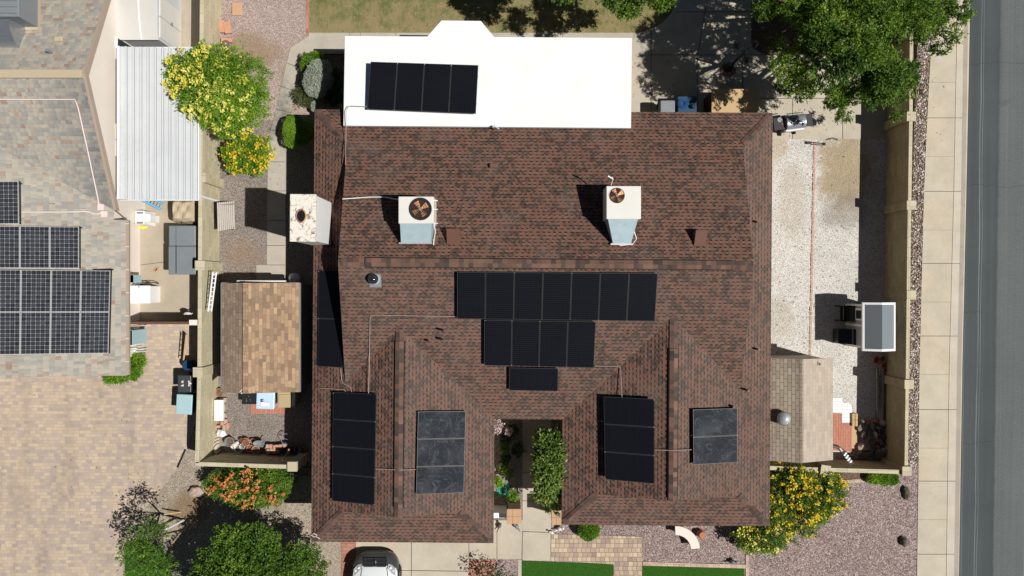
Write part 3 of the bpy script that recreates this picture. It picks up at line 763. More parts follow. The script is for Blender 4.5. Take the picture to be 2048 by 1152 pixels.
for (x0, y0, x1, y1) in [(W, N, GW, N - (GW - W)), (E_, N, GE, N - (E_ - GE)), (W, SL, W + 1.25, LG), (LE, SL, LE - 1.25, LG), (RW, SR, RW + 1.25, RG), (E_, SR, E_ - 1.25, RG)]:
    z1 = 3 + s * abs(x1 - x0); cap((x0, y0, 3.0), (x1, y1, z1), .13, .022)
# raised ridge vents: long low box with shadow lines, as on the three ridges
rv = MB()
def vent(x0, x1, y0, y1, z, along='x'):
    if along == 'x':
        ym = (y0 + y1) / 2; dz = s * (y1 - y0) / 2
        rv.add([(x0, y0, z - dz), (x1, y0, z - dz), (x1, y0, z - dz + .05), (x0, y0, z - dz + .05), (x0, ym, z + .06), (x1, ym, z + .06), (x0, y1, z - dz + .05), (x1, y1, z - dz + .05), (x0, y1, z - dz), (x1, y1, z - dz)],
               [[0, 1, 2, 3], [3, 2, 5, 4], [4, 5, 7, 6], [6, 7, 9, 8], [1, 9, 7, 5, 2], [0, 3, 4, 6, 8]])
    else:
        xm = (x0 + x1) / 2; dz = s * (x1 - x0) / 2
        rv.add([(x0, y0, z - dz), (x0, y1, z - dz), (x0, y1, z - dz + .05), (x0, y0, z - dz + .05), (xm, y0, z + .06), (xm, y1, z + .06), (x1, y0, z - dz + .05), (x1, y1, z - dz + .05), (x1, y0, z - dz), (x1, y1, z - dz)],
               [[3, 2, 1, 0], [4, 5, 2, 3], [6, 7, 5, 4], [8, 9, 7, 6], [0, 8, 6, 4, 3], [1, 2, 5, 7, 9]])
def vshade(x0, x1, y0, y1, z, along, parent):  # dark strips added as the shadow lines beside a vent
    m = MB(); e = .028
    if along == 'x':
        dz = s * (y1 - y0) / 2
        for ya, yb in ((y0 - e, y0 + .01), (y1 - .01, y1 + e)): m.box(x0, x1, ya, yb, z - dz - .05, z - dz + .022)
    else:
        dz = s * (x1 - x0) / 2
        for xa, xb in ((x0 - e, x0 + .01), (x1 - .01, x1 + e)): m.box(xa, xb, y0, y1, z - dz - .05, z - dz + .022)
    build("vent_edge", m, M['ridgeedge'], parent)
M['ridgevent'] = bricks("ridge_vent_shingles", [(0, (.065, .05, .045)), (.35, (.085, .06, .05)), (.5, (.125, .075, .058)), (1, (.165, .093, .068))], bw=.17, bh=30.0, gap=.0, var=.2, mortar=(.03, .02, .016), big_=0)
for A_ in ((-5.15, 7.75, RY - .15, RY + .15, zr + .035, 'x'), (LX - .15, LX + .15, LG + .35, lyt - .45, zl + .035, 'y'), (RX - .15, RX + .15, RG + .1, ryt - 1.1, zq + .035, 'y')):
    rv = MB(); vent(*A_); v_ = build("ridge_vent", rv, M['ridgevent'], hroot); vshade(*A_, v_)
# chimney
ch = MB(); k = .31857 * 0
zt = 5.35
c0, c1 = Ry @ P(580, 388, zt), Ry @ P(631, 483.5, zt)
ch.box(c0.x + .03, c1.x - .03, c1.y + .03, c0.y - .03, 0, zt - .1)
cho = build("chimney", ch, M['whitepaint'], hroot)
cc = MB(); cc.box(c0.x, c1.x, c1.y, c0.y, zt - .1, zt); build("chimney_cap", cc, M['capcrack'], cho, bevel=.012)
fc = Ry @ P(601, 431.5, zt + .06); fl = MB(); fl.lathe((fc.x, fc.y, zt - .3), [(.15, 0), (.15, .3), (.17, .36), (.2, .3), (.2, .3)], 24, sx=.95, sy=1.25, cap=False)
build("flue", fl, M['terra2'], cho, smooth=True)
fl = MB(); fl.lathe((fc.x, fc.y, zt + .003), [(.001, 0), (.15, .0)], 24, sx=.95, sy=1.25, cap=False); build("flue_opening", fl, M['blackmetal'], cho)
# vents on the roof
def wedge(pxa, pya, pxb, pyb, name="roof_vent", h=.42):
    a, b = HP(pxa, pya, 'N'), HP(pxb, pyb, 'N')
    m = MB(); x0, x1, y1, y0 = a.x, b.x, a.y, b.y
    zn, zs = pN(0, y1), pN(0, y0)
    m.add([(x0, y1, zn), (x1, y1, zn), (x1, y1, zn + h), (x0, y1, zn + h), (x0 - .0, y0, zs + .02), (x1, y0, zs + .02), (x0, y0, zs - .02), (x1, y0, zs - .02)],
          [[1, 0, 3, 2], [3, 4, 5, 2], [0, 6, 4, 3], [1, 2, 5, 7], [6, 7, 5, 4]])
    return build(name, m, M['ventbrown'], hroot)
M['ventbrown'] = plain("brown_painted_metal", (.14, .068, .048), .5, .06)
wedge(895, 459, 920, 488); wedge(1386, 462, 1411, 492)
m = MB(); a = HP(981, 332, 'N'); m.obox((a.x + .12, a.y, a.z + .06), .28, .17, .14, 0); build("roof_vent", m, M['ventbrown'], hroot, bevel=.02)
m = MB(); m.obox((a.x - .03, a.y, a.z + .05), .03, .14, .1, 0); build("vent_mouth", m, M['black'], hroot)
for (x, y, pl, h) in [(886, 660, 'S', .22), (884, 678, 'S', .2), (856, 681, 'S', .12), (1491, 779, 'E', .2), (1512, 444, 'E', .14), (1513, 698, 'E', .16), (1464, 812, 'E', .14)]:
    a = HP(x, y, pl); m = MB(); m.tube([a - Vector((0, 0, .05)), a + Vector((0, 0, h * 1.7))], .04, 10); build("vent_pipe", m, M['blackmetal'] if pl == 'S' else M['ventbrown'], hroot, smooth=True)
a = HP(749, 558, 'S'); m = MB(); m.obox((a.x + .03, a.y - .06, a.z + .012), .42, .48, .02, 0, Matrix.Rotation(math.atan(s), 3, 'X')); sk = build("skylight_flashing", m, M['greypl'], hroot)
m = MB(); m.lathe((a.x, a.y, a.z - .05), [(.2, 0), (.2, .22), (.17, .27)], 24, cap=False); build("skylight_collar", m, M['galv'], sk, smooth=True)
m = MB(); m.lathe((a.x, a.y, a.z + .2), [(.18, 0), (.165, .07), (.12, .13), (.06, .165), (.002, .18)], 24, cap=False); build("skylight_dome", m, M['glass'], sk, smooth=True)
# dish ring on the SW corner
a = Ry @ P(628.5, 1070.5, 3.32); m = MB(); m.tube([a + Vector(q) for q in [(-.11, 0, 0), (0, .08, .04), (.11, 0, 0), (0, -.08, -.04)]], .014, 6, closed=True)
m.tube([a + Vector((.05, -.04, 0)), a + Vector((.18, -.16, -.1))], .012, 6); build("corner_bracket", m, M['offwhite'], hroot)
# garage door, front door, side window frames (seen from other angles)
m = MB(); m.box(W + 1.4, LE - 1.0, SL + I - .04, SL + I - .005, .02, 2.2); build("garage_door", m, M['tantrim'], hroot)
m = MB(); m.box(.3, 1.2, SM + I - .04, SM + I - .005, .04, 2.1); build("front_door", m, M['darkwood'], hroot)

# white foam covered patio roof
pc = empty("patio_cover", (0, 8, 0), "flat bright white patio roof with angled bay on its lawn side", "patio roof")
def zpc(y): return 2.95 + (8.9 - y) * .13
m = MB(); o_ = []
for x, y in [(690, 72), (855, 73), (883, 41), (962, 42), (989, 75), (1264, 76), (1262, 256), (687, 251)]:
    q = P(x, y, 3.05)
    if y > 200: q = P(x, y, 3.42)
    o_.append(q)
n = len(o_); A = [Vector((q.x, q.y, q.z - .16)) for q in o_]
m.add([*A, *o_], [[i, (i + 1) % n, n + (i + 1) % n, n + i][::-1] for i in range(n)] + [list(range(n))])
top = [o_[i] for i in range(n)]
m.add(top, [[0, 7, 6, 5], [0, 5, 4, 1], [1, 4, 3, 2]])
build("roof_deck", m, M['white'], pc)
for x in (700, 860, 985, 1120, 1252):
    q = P(x, 82, 2.9); m = MB(); m.box(q.x - .06, q.x + .06, q.y - .3, q.y - .18, .02, 2.9); build("post", m, M['tantrim'], pc)
m = MB(); q = P(992, 254, 3.55); m.tube([q, q + Vector((.12, -.08, .0))], .03, 8); m.obox(q + Vector((-.08, .02, 0)), .1, .06, .08, .3); build("roof_drain", m, M['galv'], pc)

# ------------------------------------------------------------------ solar arrays
def array(label, quad, nx, ny, plane, h, mat='pv', edge='pvedge', world=False, group="black solar arrays on the brown roof", gap=.014, hts=None, uvs=None):
    """quad = TL, TR, BR, BL pixels of the glass; panels share one rail frame"""
    H_ = hts or [h] * 4
    Q = []
    for (x, y), hh in zip(quad, H_):
        if callable(plane): Q.append(plane(x, y, hh))
        else: Q.append(HP(x, y, plane, hh, local=False))
    c = sum(Q, Vector()) / 4
    root = empty("solar_array", (c.x, c.y, c.z - .15), label, "solar panels", group)
    def bil(u, v): return (Q[0] * (1 - u) + Q[1] * u) * (1 - v) + (Q[3] * (1 - u) + Q[2] * u) * v
    nrm = (Q[1] - Q[0]).cross(Q[0] - Q[3]).normalized()
    if nrm.z < 0: nrm = -nrm
    wx = (Q[1] - Q[0]).length / nx; wy = (Q[3] - Q[0]).length / ny
    for j in range(ny):
        for i in range(nx):
            gx, gy = gap / 2 / wx / nx, gap / 2 / wy / ny
            u0, u1, v0, v1 = i / nx + gx, (i + 1) / nx - gx, j / ny + gy, (j + 1) / ny - gy
            T = [bil(u0, v1), bil(u1, v1), bil(u1, v0), bil(u0, v0)]
            m = MB(); m.hexa([t - nrm * .045 for t in T], T)
            p = build("solar_panel", m, M[edge], root)
            fw = .018 if edge == 'pvsilver' else .014
            ex, ey = fw / wx / nx, fw / wy / ny
            Tg = [bil(u0 + ex, v1 - ey), bil(u1 - ex, v1 - ey), bil(u1 - ex, v0 + ey), bil(u0 + ex, v0 + ey)]
            g = MB(); g.add([t + nrm * .003 for t in Tg], [[0, 1, 2, 3]])
            go = build("glass", g, M[mat], p)
            l = go.data.uv_layers[0].data
            for k_, (a_, b_) in enumerate([(0, 0), (1, 0), (1, 1), (0, 1)]): l[k_].uv = (a_, b_)
    rails = MB()
    for v in [(j + t) / ny for j in range(ny) for t in (.22, .78)]:
        a, b = bil(0, v) - nrm * .075, bil(1, v) - nrm * .075
        rails.tube([a, b], .022, 4)
    build("mounting_rail", rails, M['pvframe'], root)
    for j in range(ny + 1):
        for i in range(nx + 1):
            if 0 < j < ny and 0 < i < nx: continue
            q = bil(min(max(i / nx, .01), .99), min(max(j / ny, .01), .99))
            if rnd.random() < .45 or edge == 'pvsilver': continue
            ft = MB(); ft.obox(q + nrm * .006, .035, .02, .02); build("clamp", ft, M['greypl'], root)
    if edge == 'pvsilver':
        m = MB(); A_, B_ = bil(1, 1), bil(1, 0); m.hexa([A_ - nrm * .2, B_ - nrm * .2, B_ - nrm * .2 - Vector((.02, 0, 0)), A_ - nrm * .2 - Vector((.02, 0, 0))], [A_ + Vector((.03, 0, -.03)), B_ + Vector((.03, 0, -.03)), B_ + Vector((0, 0, -.03)), A_ + Vector((0, 0, -.03))]); build("array_skirt", m, M['pvskirt'], root)  # dark sheets stand in for the shaded gap under the panels
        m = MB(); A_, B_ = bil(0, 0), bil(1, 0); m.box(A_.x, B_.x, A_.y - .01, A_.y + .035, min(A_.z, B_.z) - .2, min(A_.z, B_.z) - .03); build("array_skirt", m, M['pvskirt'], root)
    return root
array("row of seven black solar panels just below the main ridge", [(914, 544), (1316, 546), (1310, 643), (914, 638)], 7, 1, 'S', .2)
array("row of four black solar panels directly beneath the row of seven", [(968, 640), (1192, 643), (1188, 736), (968, 731)], 4, 1, 'S', .2)
array("single sideways solar panel at the bottom of the stepped group", [(1018, 735), (1117, 737), (1116, 783), (1018, 781)], 1, 1, 'S', .18)
array("two black solar panels on the shaded west edge of the roof beside the gable", [(637, 541), (682, 541), (687, 736), (635, 733)], 1, 2, 'W', .1)
array("column of four black solar panels on the left wing's west slope", [(666, 784), (753, 788), (749, 1011), (664, 1002)], 1, 4, 'W', .17)
array("three dusty grey solar panels on the left wing's east slope", [(836, 823), (932, 822), (928, 986), (832, 989)], 1, 3, 'LE', .16, 'pv_dusty')
array("column of three black solar panels on the right wing beside the courtyard", [(1207, 793), (1309, 798), (1309, 968), (1210, 959)], 1, 3, 'RW', .27)
array("two dusty dark solar panels on the right wing's east slope", [(1386, 819), (1475, 816), (1475, 925), (1387, 930)], 1, 2, 'E', .2, 'pv_dusty')
def pcplane(x, y, h): return P(x, y, 3.1 + (y - 74) * .0021 + h)
array("four black solar panels tilted up on the white patio roof", [(741, 123), (957, 130), (952, 228), (734, 219)], 4, 1, pcplane, .2, hts=[.34, .34, .16, .16], group="black solar arrays")

def conduit(label, pts, r=.013, mat='conduit', group="conduits running over the roofs"):
    m = MB()
    q = []
    for p in pts:
        x, y, pl = p[:3]; h = p[3] if len(p) > 3 else .05
        q.append(HP(x, y, pl, h, local=False) if isinstance(pl, str) else P(x, y, pl))
    # round the corners
    out = [q[0]]
    for i in range(1, len(q) - 1):
        a, b, c = q[i - 1], q[i], q[i + 1]
        da, dc = (a - b), (c - b); t = min(.1, da.length / 3, dc.length / 3)
        out += [b + da.normalized() * t, b + (da.normalized() + dc.normalized()) * t * .25, b + dc.normalized() * t]
    out.append(q[-1])
    m.tube(out, r, 8)
    return thing("conduit", m, M[mat], label, "conduit", group, smooth=True)
conduit("long bent conduit from the row of seven panels down to the left wing", [(914, 633, 'S'), (740, 630, 'S'), (739, 700, 'S'), (737, 788, 'W', .12)])
conduit("conduit from the white patio roof panels down onto the brown shingles", [(735, 213, 3.5), (697, 212, 3.5), (692, 222, 3.5), (692, 262, 3.5), (691, 330, 'N')])
conduit("conduit crossing the left wing ridge between its two panel groups", [(752, 938, 'W', .1), (800, 940, 'LE', .1), (831, 939, 'LE', .08)])
conduit("bent conduit from the four panel row to the right wing panels", [(1190, 732, 'S'), (1241, 733, 'RW', .06), (1244, 796, 'RW', .2)])
conduit("conduit crossing the right wing ridge between its panel groups", [(1310, 900, 'RW', .14), (1348, 901, 'E', .12), (1386, 899, 'E', .1)])
conduit("white cable from the shaded gable to the left rooftop air conditioner", [(685, 398, 'N', .06), (740, 394, 'N', .05), (770, 394, 'N', .06), (800, 400, 'N', .3)], .017, 'whitepaint')
conduit("short wavy conduit above the four panel column", [(681, 738, 'W'), (684, 766, 'W'), (700, 773, 'W'), (704, 786, 'W')])
conduit("straight grey conduit stub beside the wavy one near the west eave", [(640, 776, 'W'), (688, 779, 'W'), (692, 784, 'W')])

# ------------------------------------------------------------------ rooftop units
def boltbox(): pass
def ac(label, tl, br, zt, fan, fr, duct, side, ringmat):
    a, b = P(*tl, zt), P(*br, zt)
    c = (a + b) / 2
    roofz = pN(0, b.y)
    root = empty("air_conditioner", (c.x, c.y, roofz), label, "air conditioner", "rooftop air conditioners")
    m = MB(); m.box(a.x, b.x, b.y, a.y, zt - .95, zt); cab = build("cabinet", m, M['offwhite'], root, bevel=.015)
    f = P(*fan, zt)
    m = MB(); m.lathe((f.x, f.y, zt - .02), [(fr * .95, 0), (fr * .95, .045), (fr * 1.2, .05), (fr * 1.2, .0)] if ringmat != 'none' else [(fr, 0), (fr, .026), (fr * 1.02, .0)], 32, cap=False)
    build("fan_ring", m, M['black' if ringmat != 'none' else 'darkwood'], root, smooth=True)
    m = MB(); m.lathe((f.x, f.y, zt + .004), [(.001, 0), (fr, 0)], 32, cap=False); build("fan_well", m, M['wellbrown'], root)
    m = MB()
    for k_ in range(4):
        t = k_ * math.pi / 2 + .55
        d = Vector((math.cos(t), math.sin(t), 0)); e = Vector((-math.sin(t), math.cos(t), 0))
        z0 = zt + .02
        m.add([Vector((f.x, f.y, z0)) + d * fr * .2 - e * fr * .12, Vector((f.x, f.y, z0)) + d * fr * .86 - e * fr * .3, Vector((f.x, f.y, z0 + .03)) + d * fr * .86 + e * fr * .3, Vector((f.x, f.y, z0 + .02)) + d * fr * .2 + e * fr * .12], [[0, 1, 2, 3]])
    build("fan_blade", m, M['copper'], root)
    m = MB(); m.lathe((f.x, f.y, zt + .02), [(fr * .2, 0), (fr * .18, .04), (.001, .045)], 16, cap=False); build("fan_hub", m, M['greypl'], root)
    gr = MB()
    for k_ in range(3): gr.tube([Vector((f.x + math.cos(t) * fr * (.4 + .27 * k_), f.y + math.sin(t) * fr * (.4 + .27 * k_), zt + .055)) for t in [q * math.pi / 12 for q in range(24)]], .004, 4, closed=True)
    for k_ in range(8): t = k_ * math.pi / 4; gr.tube([(f.x, f.y, zt + .055), (f.x + math.cos(t) * fr, f.y + math.sin(t) * fr, zt + .05)], .004, 4)
    build("fan_guard", gr, M['blackmetal'], root)
    # supply duct dropping to the roof
    (x0, x1, x2, x3, yb) = duct
    T0, T1 = P(x0, br[1], zt - .03), P(x1, br[1], zt - .03)
    e0, e1 = P(x2, yb, roofz + .35), P(x3, yb, roofz + .35)
    zb = pN(0, e0.y) - .05
    m = MB()
    m.hexa([(T0.x, T0.y + .0, zt - .9), (T1.x, T1.y + .0, zt - .9), (T1.x, T1.y + .01, zt - .9), (T0.x, T0.y + .01, zt - .9)], [T0, T1, T1 + Vector((0, .01, 0)), T0 + Vector((0, .01, 0))])
    m.add([T0, T1, e1, e0, (T0.x, T0.y, zt - .9), (T1.x, T1.y, zt - .9), (e1.x, e1.y, zb), (e0.x, e0.y, zb)], [[0, 3, 2, 1], [0, 4, 7, 3], [1, 2, 6, 5], [3, 7, 6, 2]])
    build("duct", m, M['duct'], root)
    m = MB(); m.obox((e0 + e1) / 2 + Vector((0, -.02, -.02)), (e1 - e0).length + .16, .06, .03); build("duct_flange", m, M['alu'], root)
    m = MB()
    for x in (a.x + .06, b.x - .06):
        for y in (a.y - .06, b.y + .06): m.tube([(x, y, pN(0, y) - .05), (x, y, zt - .94)], .03, 6)
    build("stand", m, M['galv'], root)
    m = MB()
    for y in (a.y - .12, a.y - .42, b.y + .02): m.tube([(b.x - .02, y, zt - .1), (b.x + .14, y - .01, zt - .1)], .018, 6)
    if side: build("tie_down_pipe", m, M['whitepaint'], root)
    m = MB(); q = P(*((862, 470) if side else (1268, 462)), zt - .5)
    if side: m.tube([(b.x, b.y, zt - .15), (b.x + .03, b.y - .25, zt - .3), (b.x - .05, b.y - .5, zt - .6), (b.x - .07, b.y - .7, roofz + .4)], .018, 6)
    else:
        m.tube([(b.x - .1, b.y, zt - .2), q, P(1273, 478, roofz + .5), P(1265, 488, roofz + .35), P(1235, 492, roofz + .2), P(1190, 486, roofz + .1)], .018, 6)
    build("refrigerant_line", m, M['whitepaint'], root, smooth=True)
    return root
M['wellbrown'] = plain("dark_rust_well", (.05, .018, .012), .8, .3, 20)
ac("left rooftop air conditioner with black rimmed fan and boxy blue grey duct", (797, 393), (867, 447), 5.25, (841, 418), .325, (800, 863, 802, 862, 485), True, 'black')
ac("right rooftop air conditioner with small fan and tapered blue grey duct", (1213, 372), (1282, 438), 5.2, (1234, 391), .265, (1216, 1276, 1226, 1262, 487), False, 'none')
m = MB(); q = P(1222, 370, 4.9); m.tube([q, P(1226, 358, 5.25)], .02, 6); m.tube([P(1216, 352, 5.3), P(1226, 358, 5.25), P(1224, 354, 5.3)], .025, 6)
thing("conduit", m, M['whitepaint'], "small white weatherhead pipe behind the right air conditioner", "pipe", None)

# ------------------------------------------------------------------ block walls
def wall_run(label, pts, zt, w=.17, pillars=(), mat=None, group="tan block walls around the yard", pw=.42):
    A = [Vector(p) for p in pts]
    c = A[0]
    root = empty("block_wall", (c.x, c.y, 0), label, "wall", group)
    m, cp = MB(), MB()
    for a, b in zip(A, A[1:]):
        d = (b - a).normalized(); n = Vector((-d.y, d.x, 0)) * w / 2
        q = [(a + n), (a - n), (b - n), (b + n)]
        m.prism([(v.x, v.y) for v in q], -.05, zt - .05)
        n2 = n * 1.12; q = [(a + n2), (a - n2), (b - n2), (b + n2)]
        cp.prism([(v.x, v.y) for v in q], zt - .05, zt)
    build("wall_panel", m, M[mat or 'wallblock'], root)
    build("wall_cap", cp, M['wallcap'], root)
    for p, rz in pillars:
        m = MB(); m.obox((p[0], p[1], (zt + .06) / 2), pw, pw, zt + .06, rz); pp = build("pillar", m, M[mat or 'wallblock'], root)
        m = MB(); m.obox((p[0], p[1], zt + .085), pw + .02, pw + .02, .05, rz); build("pillar_cap", m, M['wallcap'], pp)
    return root
ZW = 1.65
def WP(x, y): p = P(x, y, ZW); return Vector((p.x, p.y, 0))
wall_run("long tan block wall between the side yard and the sidewalk", [WP(1825, -160), WP(1822, 240), WP(1818, 500), WP(1815.5, 730), WP(1812.5, 938)], ZW,
         pillars=[(WP(1820, y), 0) for y in (50, 234, 411, 590)] + [(WP(1815.5, 768), 0), (WP(1811, 941), 0)], w=.12, pw=.34, mat='wallblock_e')
wall_run("tan block wall closing the side yard behind the cream shed", [WP(1540, 936), WP(1648, 939.5), WP(1804, 944)], ZW, w=.14, pillars=[(WP(1649, 939), R(-8))], pw=.36, mat='wallblock_e')
wall_run("tan block wall between the two houses", [WP(405, -160), WP(401, 350), WP(399, 734), WP(394, 926)], ZW, w=.14,
         pillars=[(WP(404, 356), 0), (WP(402, 531), 0), (WP(398, 744), 0)], pw=.36)
wall_run("short tan block wall below the pots and storage bins", [WP(391, 928), WP(590, 934)], ZW, w=.14, pillars=[(WP(586, 932), 0)], pw=.36)
# iron bar gate between the wall end and the house
m = MB(); a, b = P(598, 932), P(640, 930)
for z in (.2, 1.5): m.tube([Vector((a.x, a.y, z)), Vector((b.x, b.y, z))], .02, 6)
for k_ in range(9): t = k_ / 8; m.tube([(a.x + (b.x - a.x) * t, a.y, .06), (a.x + (b.x - a.x) * t, a.y, 1.6)], .012, 6)
thing("metal_gate", m, M['blackmetal'], "dark iron gate between the block wall and the house", "gate")

# ------------------------------------------------------------------ the neighbour's house
nroot = empty("neighbour_house", (-16, 2, 0), "neighbouring house with mottled tan shingle roof and pale gable wall", "house")
XG = -15.0
zpk = 4.75; ypk = P(165, 148, zpk).y; sn = .425
fN = lambda x, y: zpk - sn * (y - ypk)
fS = lambda x, y: zpk - sn * (ypk - y)
XE = P(252, 600, 2.72).x; se = .25
fE = lambda x, y: 2.72 + se * (XE - x)
yB = P(0, 440, 2.72).y; yE = P(0, 750, 2.72).y
nr = MB()
def nface(f, pts, mi):
    p = [Vector((x, y, f(x, y))) for x, y in pts]
    a = sum(p[i].x * p[(i + 1) % len(p)].y - p[(i + 1) % len(p)].x * p[i].y for i in range(len(p)))
    if a < 0: p.reverse()
    nr.add(p, [list(range(len(p)))], mi)
XL = -30.0
yNn = ypk + 4.4
nface(fN, [(XL, ypk), (XG, ypk), (XG, yNn), (XL, yNn)], 0)
# S plane down to where it meets the east slope
def yv(x): return ypk - (zpk - fE(x, 0)) / sn
yrk = ypk - (zpk - 2.5) / sn
xr = XE - (zpk - se * 0 - 2.72) / se
nface(fS, [(XL, ypk), (XG, ypk), (XG, yrk), (XG, yv(XG) if yv(XG) < ypk else yrk), (max(XL, xr), ypk - .0)] if False else [(xr, ypk), (XG, ypk), (XG, yv(XG))], 1)
if xr > XL: nface(lambda x, y: zpk, [(XL, ypk), (xr, ypk), (xr, ypk - .01), (XL, ypk - .01)], 0)
nface(fE, [(XE, yB), (XE, yE), (xr, yE), (xr, ypk), (XG, yv(XG)), (XG, yB)] if yB < yv(XG) else [(XE, yB), (XE, yE), (xr, yE), (xr, ypk), (XG, yv(XG))], 2)
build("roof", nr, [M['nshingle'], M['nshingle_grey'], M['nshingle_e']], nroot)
# small corner between rake end and eave
m = MB(); yb = yv(XG)
m.add([(XG, yb, fE(XG, yb)), (XE, yB, 2.72), (XE, yB, 2.55), (XG, yb, fE(XG, yb) - .2)], [[0, 1, 2, 3]])
# rake boards
for (y0, y1, f) in ((ypk, yNn, fN), (ypk, min(yv(XG), ypk - .1), fS)):
    m.hexa([(XG, y0, f(0, y0) - .2), (XG + .1, y0, f(0, y0) - .2), (XG + .1, y1, f(0, y1) - .2), (XG, y1, f(0, y1) - .2)], [(XG, y0, f(0, y0) + .02), (XG + .1, y0, f(0, y0) + .02), (XG + .1, y1, f(0, y1) + .02), (XG, y1, f(0, y1) + .02)])
build("rake_board", m, M['tantrim'], nroot)
m = MB(); m.box(XL, XG, ypk - .14, ypk + .14, zpk - .04, zpk + .035); build("ridge_cap", m, M['ncap'] if 'ncap' in M else M['canvas'], nroot)
# gable wall and long east wall
XWL = -15.5
m = MB()
m.add([(XWL + .2, yNn, 0), (XWL + .2, yv(XG) - .3, 0), (XWL + .2, yv(XG) - .3, 2.6), (XWL + .2, yv(XG), fS(0, yv(XG)) - .06), (XWL + .2, ypk, zpk - .06), (XWL + .2, yNn, fN(0, yNn) - .06)], [[0, 1, 2, 3, 4, 5]])
m.add([(XWL, yv(XG) + .3, 0), (XWL, yE + .5, 0), (XWL, yE + .5, 2.7), (XWL, yv(XG) + .3, 2.7)], [[0, 1, 2, 3]])
m.add([(XWL, yE + .5, 0), (XL, yE + .5, 0), (XL, yE + .5, 2.7), (XWL, yE + .5, 2.7)], [[0, 1, 2, 3]])
build("wall", m, M['nstucco'], nroot)
for y0, y1 in ((80, 124), (252, 282), (284, 316)):
    a, b = P(0, y0, 1.8).y, P(0, y1, 1.8).y
    m = MB(); m.box(XWL + .2, XWL + .27, b, a, 1.0, 2.2); wf_ = build("window", m, M['whitepaint'], nroot)
    m = MB(); m.box(XWL + .2, XWL + .275, b + .05, a - .05, 1.05, 2.15); build("pane", m, M['glass'], wf_)
# gutter
m = MB()
m.box(XE - .02, XE + .1, yE, yB, 2.6, 2.71)
gt = build("gutter", m, M['gutterbrown'] if 'gutterbrown' in M else M['tantrim'], nroot)
m = MB(); y = yB - .15
while y > yE: m.box(XE - .03, XE + .11, y, y + .025, 2.712, 2.724); y -= .87
build("gutter_strap", m, M['offwhite'], gt)
m = MB(); m.box(XL, XE - .02, yE - .03, yE, 2.55, 2.72 + 0); build("fascia", m, M['tantrim'], nroot)
# roof pieces
m = MB(); q = PL(119, 79, (zpk + sn * ypk, 0, -sn)); m.obox(q + Vector((0, 0, .05)), .3, .18, .1, .05); build("roof_vent", m, M['canvas'], nroot, bevel=.03)
m = MB(); q = PL(104, 106, (zpk + sn * ypk, 0, -sn)); m.tube([q - Vector((0, 0, .1)), q + Vector((0, 0, .3))], .05, 10); build("vent_pipe", m, M['greypl'], nroot)
SP = (zpk - sn * ypk, 0, sn); EP = (2.72 + se * XE, -se, 0)
def NP(x, y, h=.06):
    a, b = PL(x, y, (SP[0] + h, SP[1], SP[2])), PL(x, y, (EP[0] + h, EP[1], EP[2]))
    return a if a.z > b.z else b
M['whitepipe'] = plain("white_pvc", (.74, .62, .6), .4, .05)
for lab, pts in (("white pipe bending down the neighbour's grey roof slope", [(-80, 198), (60, 199), (150, 199), (156, 215), (175, 300), (196, 398), (197, 410)]),
                 ("white pipe running level to the lower roof flashing", [(44, 424), (120, 424), (176, 423), (185, 427), (196, 428), (204, 424)])):
    m = MB(); m.tube([NP(x, y) for x, y in pts], .022, 8); q = NP(*pts[-1], 0); m.obox(q + Vector((.1, -.08, .03)), .24, .22, .02)
    thing("conduit", m, M['whitepipe'], lab, "conduit", "conduits running over the roofs", smooth=False)
# gridded panels on the neighbour's east slope
def nplane(x, y, h): return PL(x, y, (EP[0] + h, EP[1], EP[2]))
ng = "silver framed solar arrays on the neighbour's roof"
array("topmost pair of gridded solar panels on the neighbour's roof", [(-83, 363), (37, 362), (38, 448), (-83, 449)], 2, 1, nplane, .2, 'pv_grid', 'pvsilver', group=ng)
array("four gridded solar panels in the second row on the neighbour's roof", [(-83, 451), (158, 453), (158, 537), (-83, 536)], 4, 1, nplane, .2, 'pv_grid', 'pvsilver', group=ng)
array("eight or more gridded solar panels in the lowest two rows on the neighbour's roof", [(-83, 538), (221, 541), (217, 707), (-83, 711)], 5, 2, nplane, .2, 'pv_grid', 'pvsilver', group=ng)
# neighbour's rooftop unit
ur = empty("rooftop_cooler", P(10, 30, 3.6), "grey rooftop unit with curved shiny duct in the top left corner", "air conditioner")
m = MB(); a, b = P(-60, -60, 5.0), P(37, 33, 5.0); m.box(a.x, b.x, b.y, a.y, 4.0, 5.0); build("cabinet", m, M['greypl'], ur, bevel=.02)
m = MB()
for k_ in range(7): m.box(a.x + .05, b.x - .05, b.y + .1 + k_ * .22, b.y + .12 + k_ * .22, 5.0, 5.02)
build("top_rib", m, M['steel'], ur)
m = MB(); n_ = 8; x0, x1 = P(-40, 0, 4.6).x, P(22, 0, 4.6).x; prev = None
for k_ in range(n_ + 1):
    t = k_ / n_ * math.pi / 2; yy = b.y - .95 * math.sin(t); zz = 3.9 + .85 * math.cos(t)
    if prev: m.add([(x0, prev[0], prev[1]), (x1 + .12 * (k_ - 1) / n_, prev[0], prev[1]), (x1 + .12 * k_ / n_, yy, zz), (x0, yy, zz)], [[0, 3, 2, 1]]); m.add([(x1 + .12 * (k_ - 1) / n_, prev[0], prev[1]), (x1 + .12 * k_ / n_, yy, zz), (x1 + .12, b.y, 3.8)], [[0, 1, 2]])
    prev = (yy, zz)
build("duct", m, M['steel'], ur, smooth=True)
m = MB(); m.box(x0, x1 + .5, b.y - 1.15, b.y - .8, 3.5, 3.62); build("duct_flashing", m, M['lightblue'], ur)
# plywood-coloured kerb showing around the unit
m = MB(); a2 = P(46, 45, 4.0); m.box(b.x, a2.x, b.y - .1, a.y, 3.85, 4.02); build("kerb", m, M['canvas'], ur)

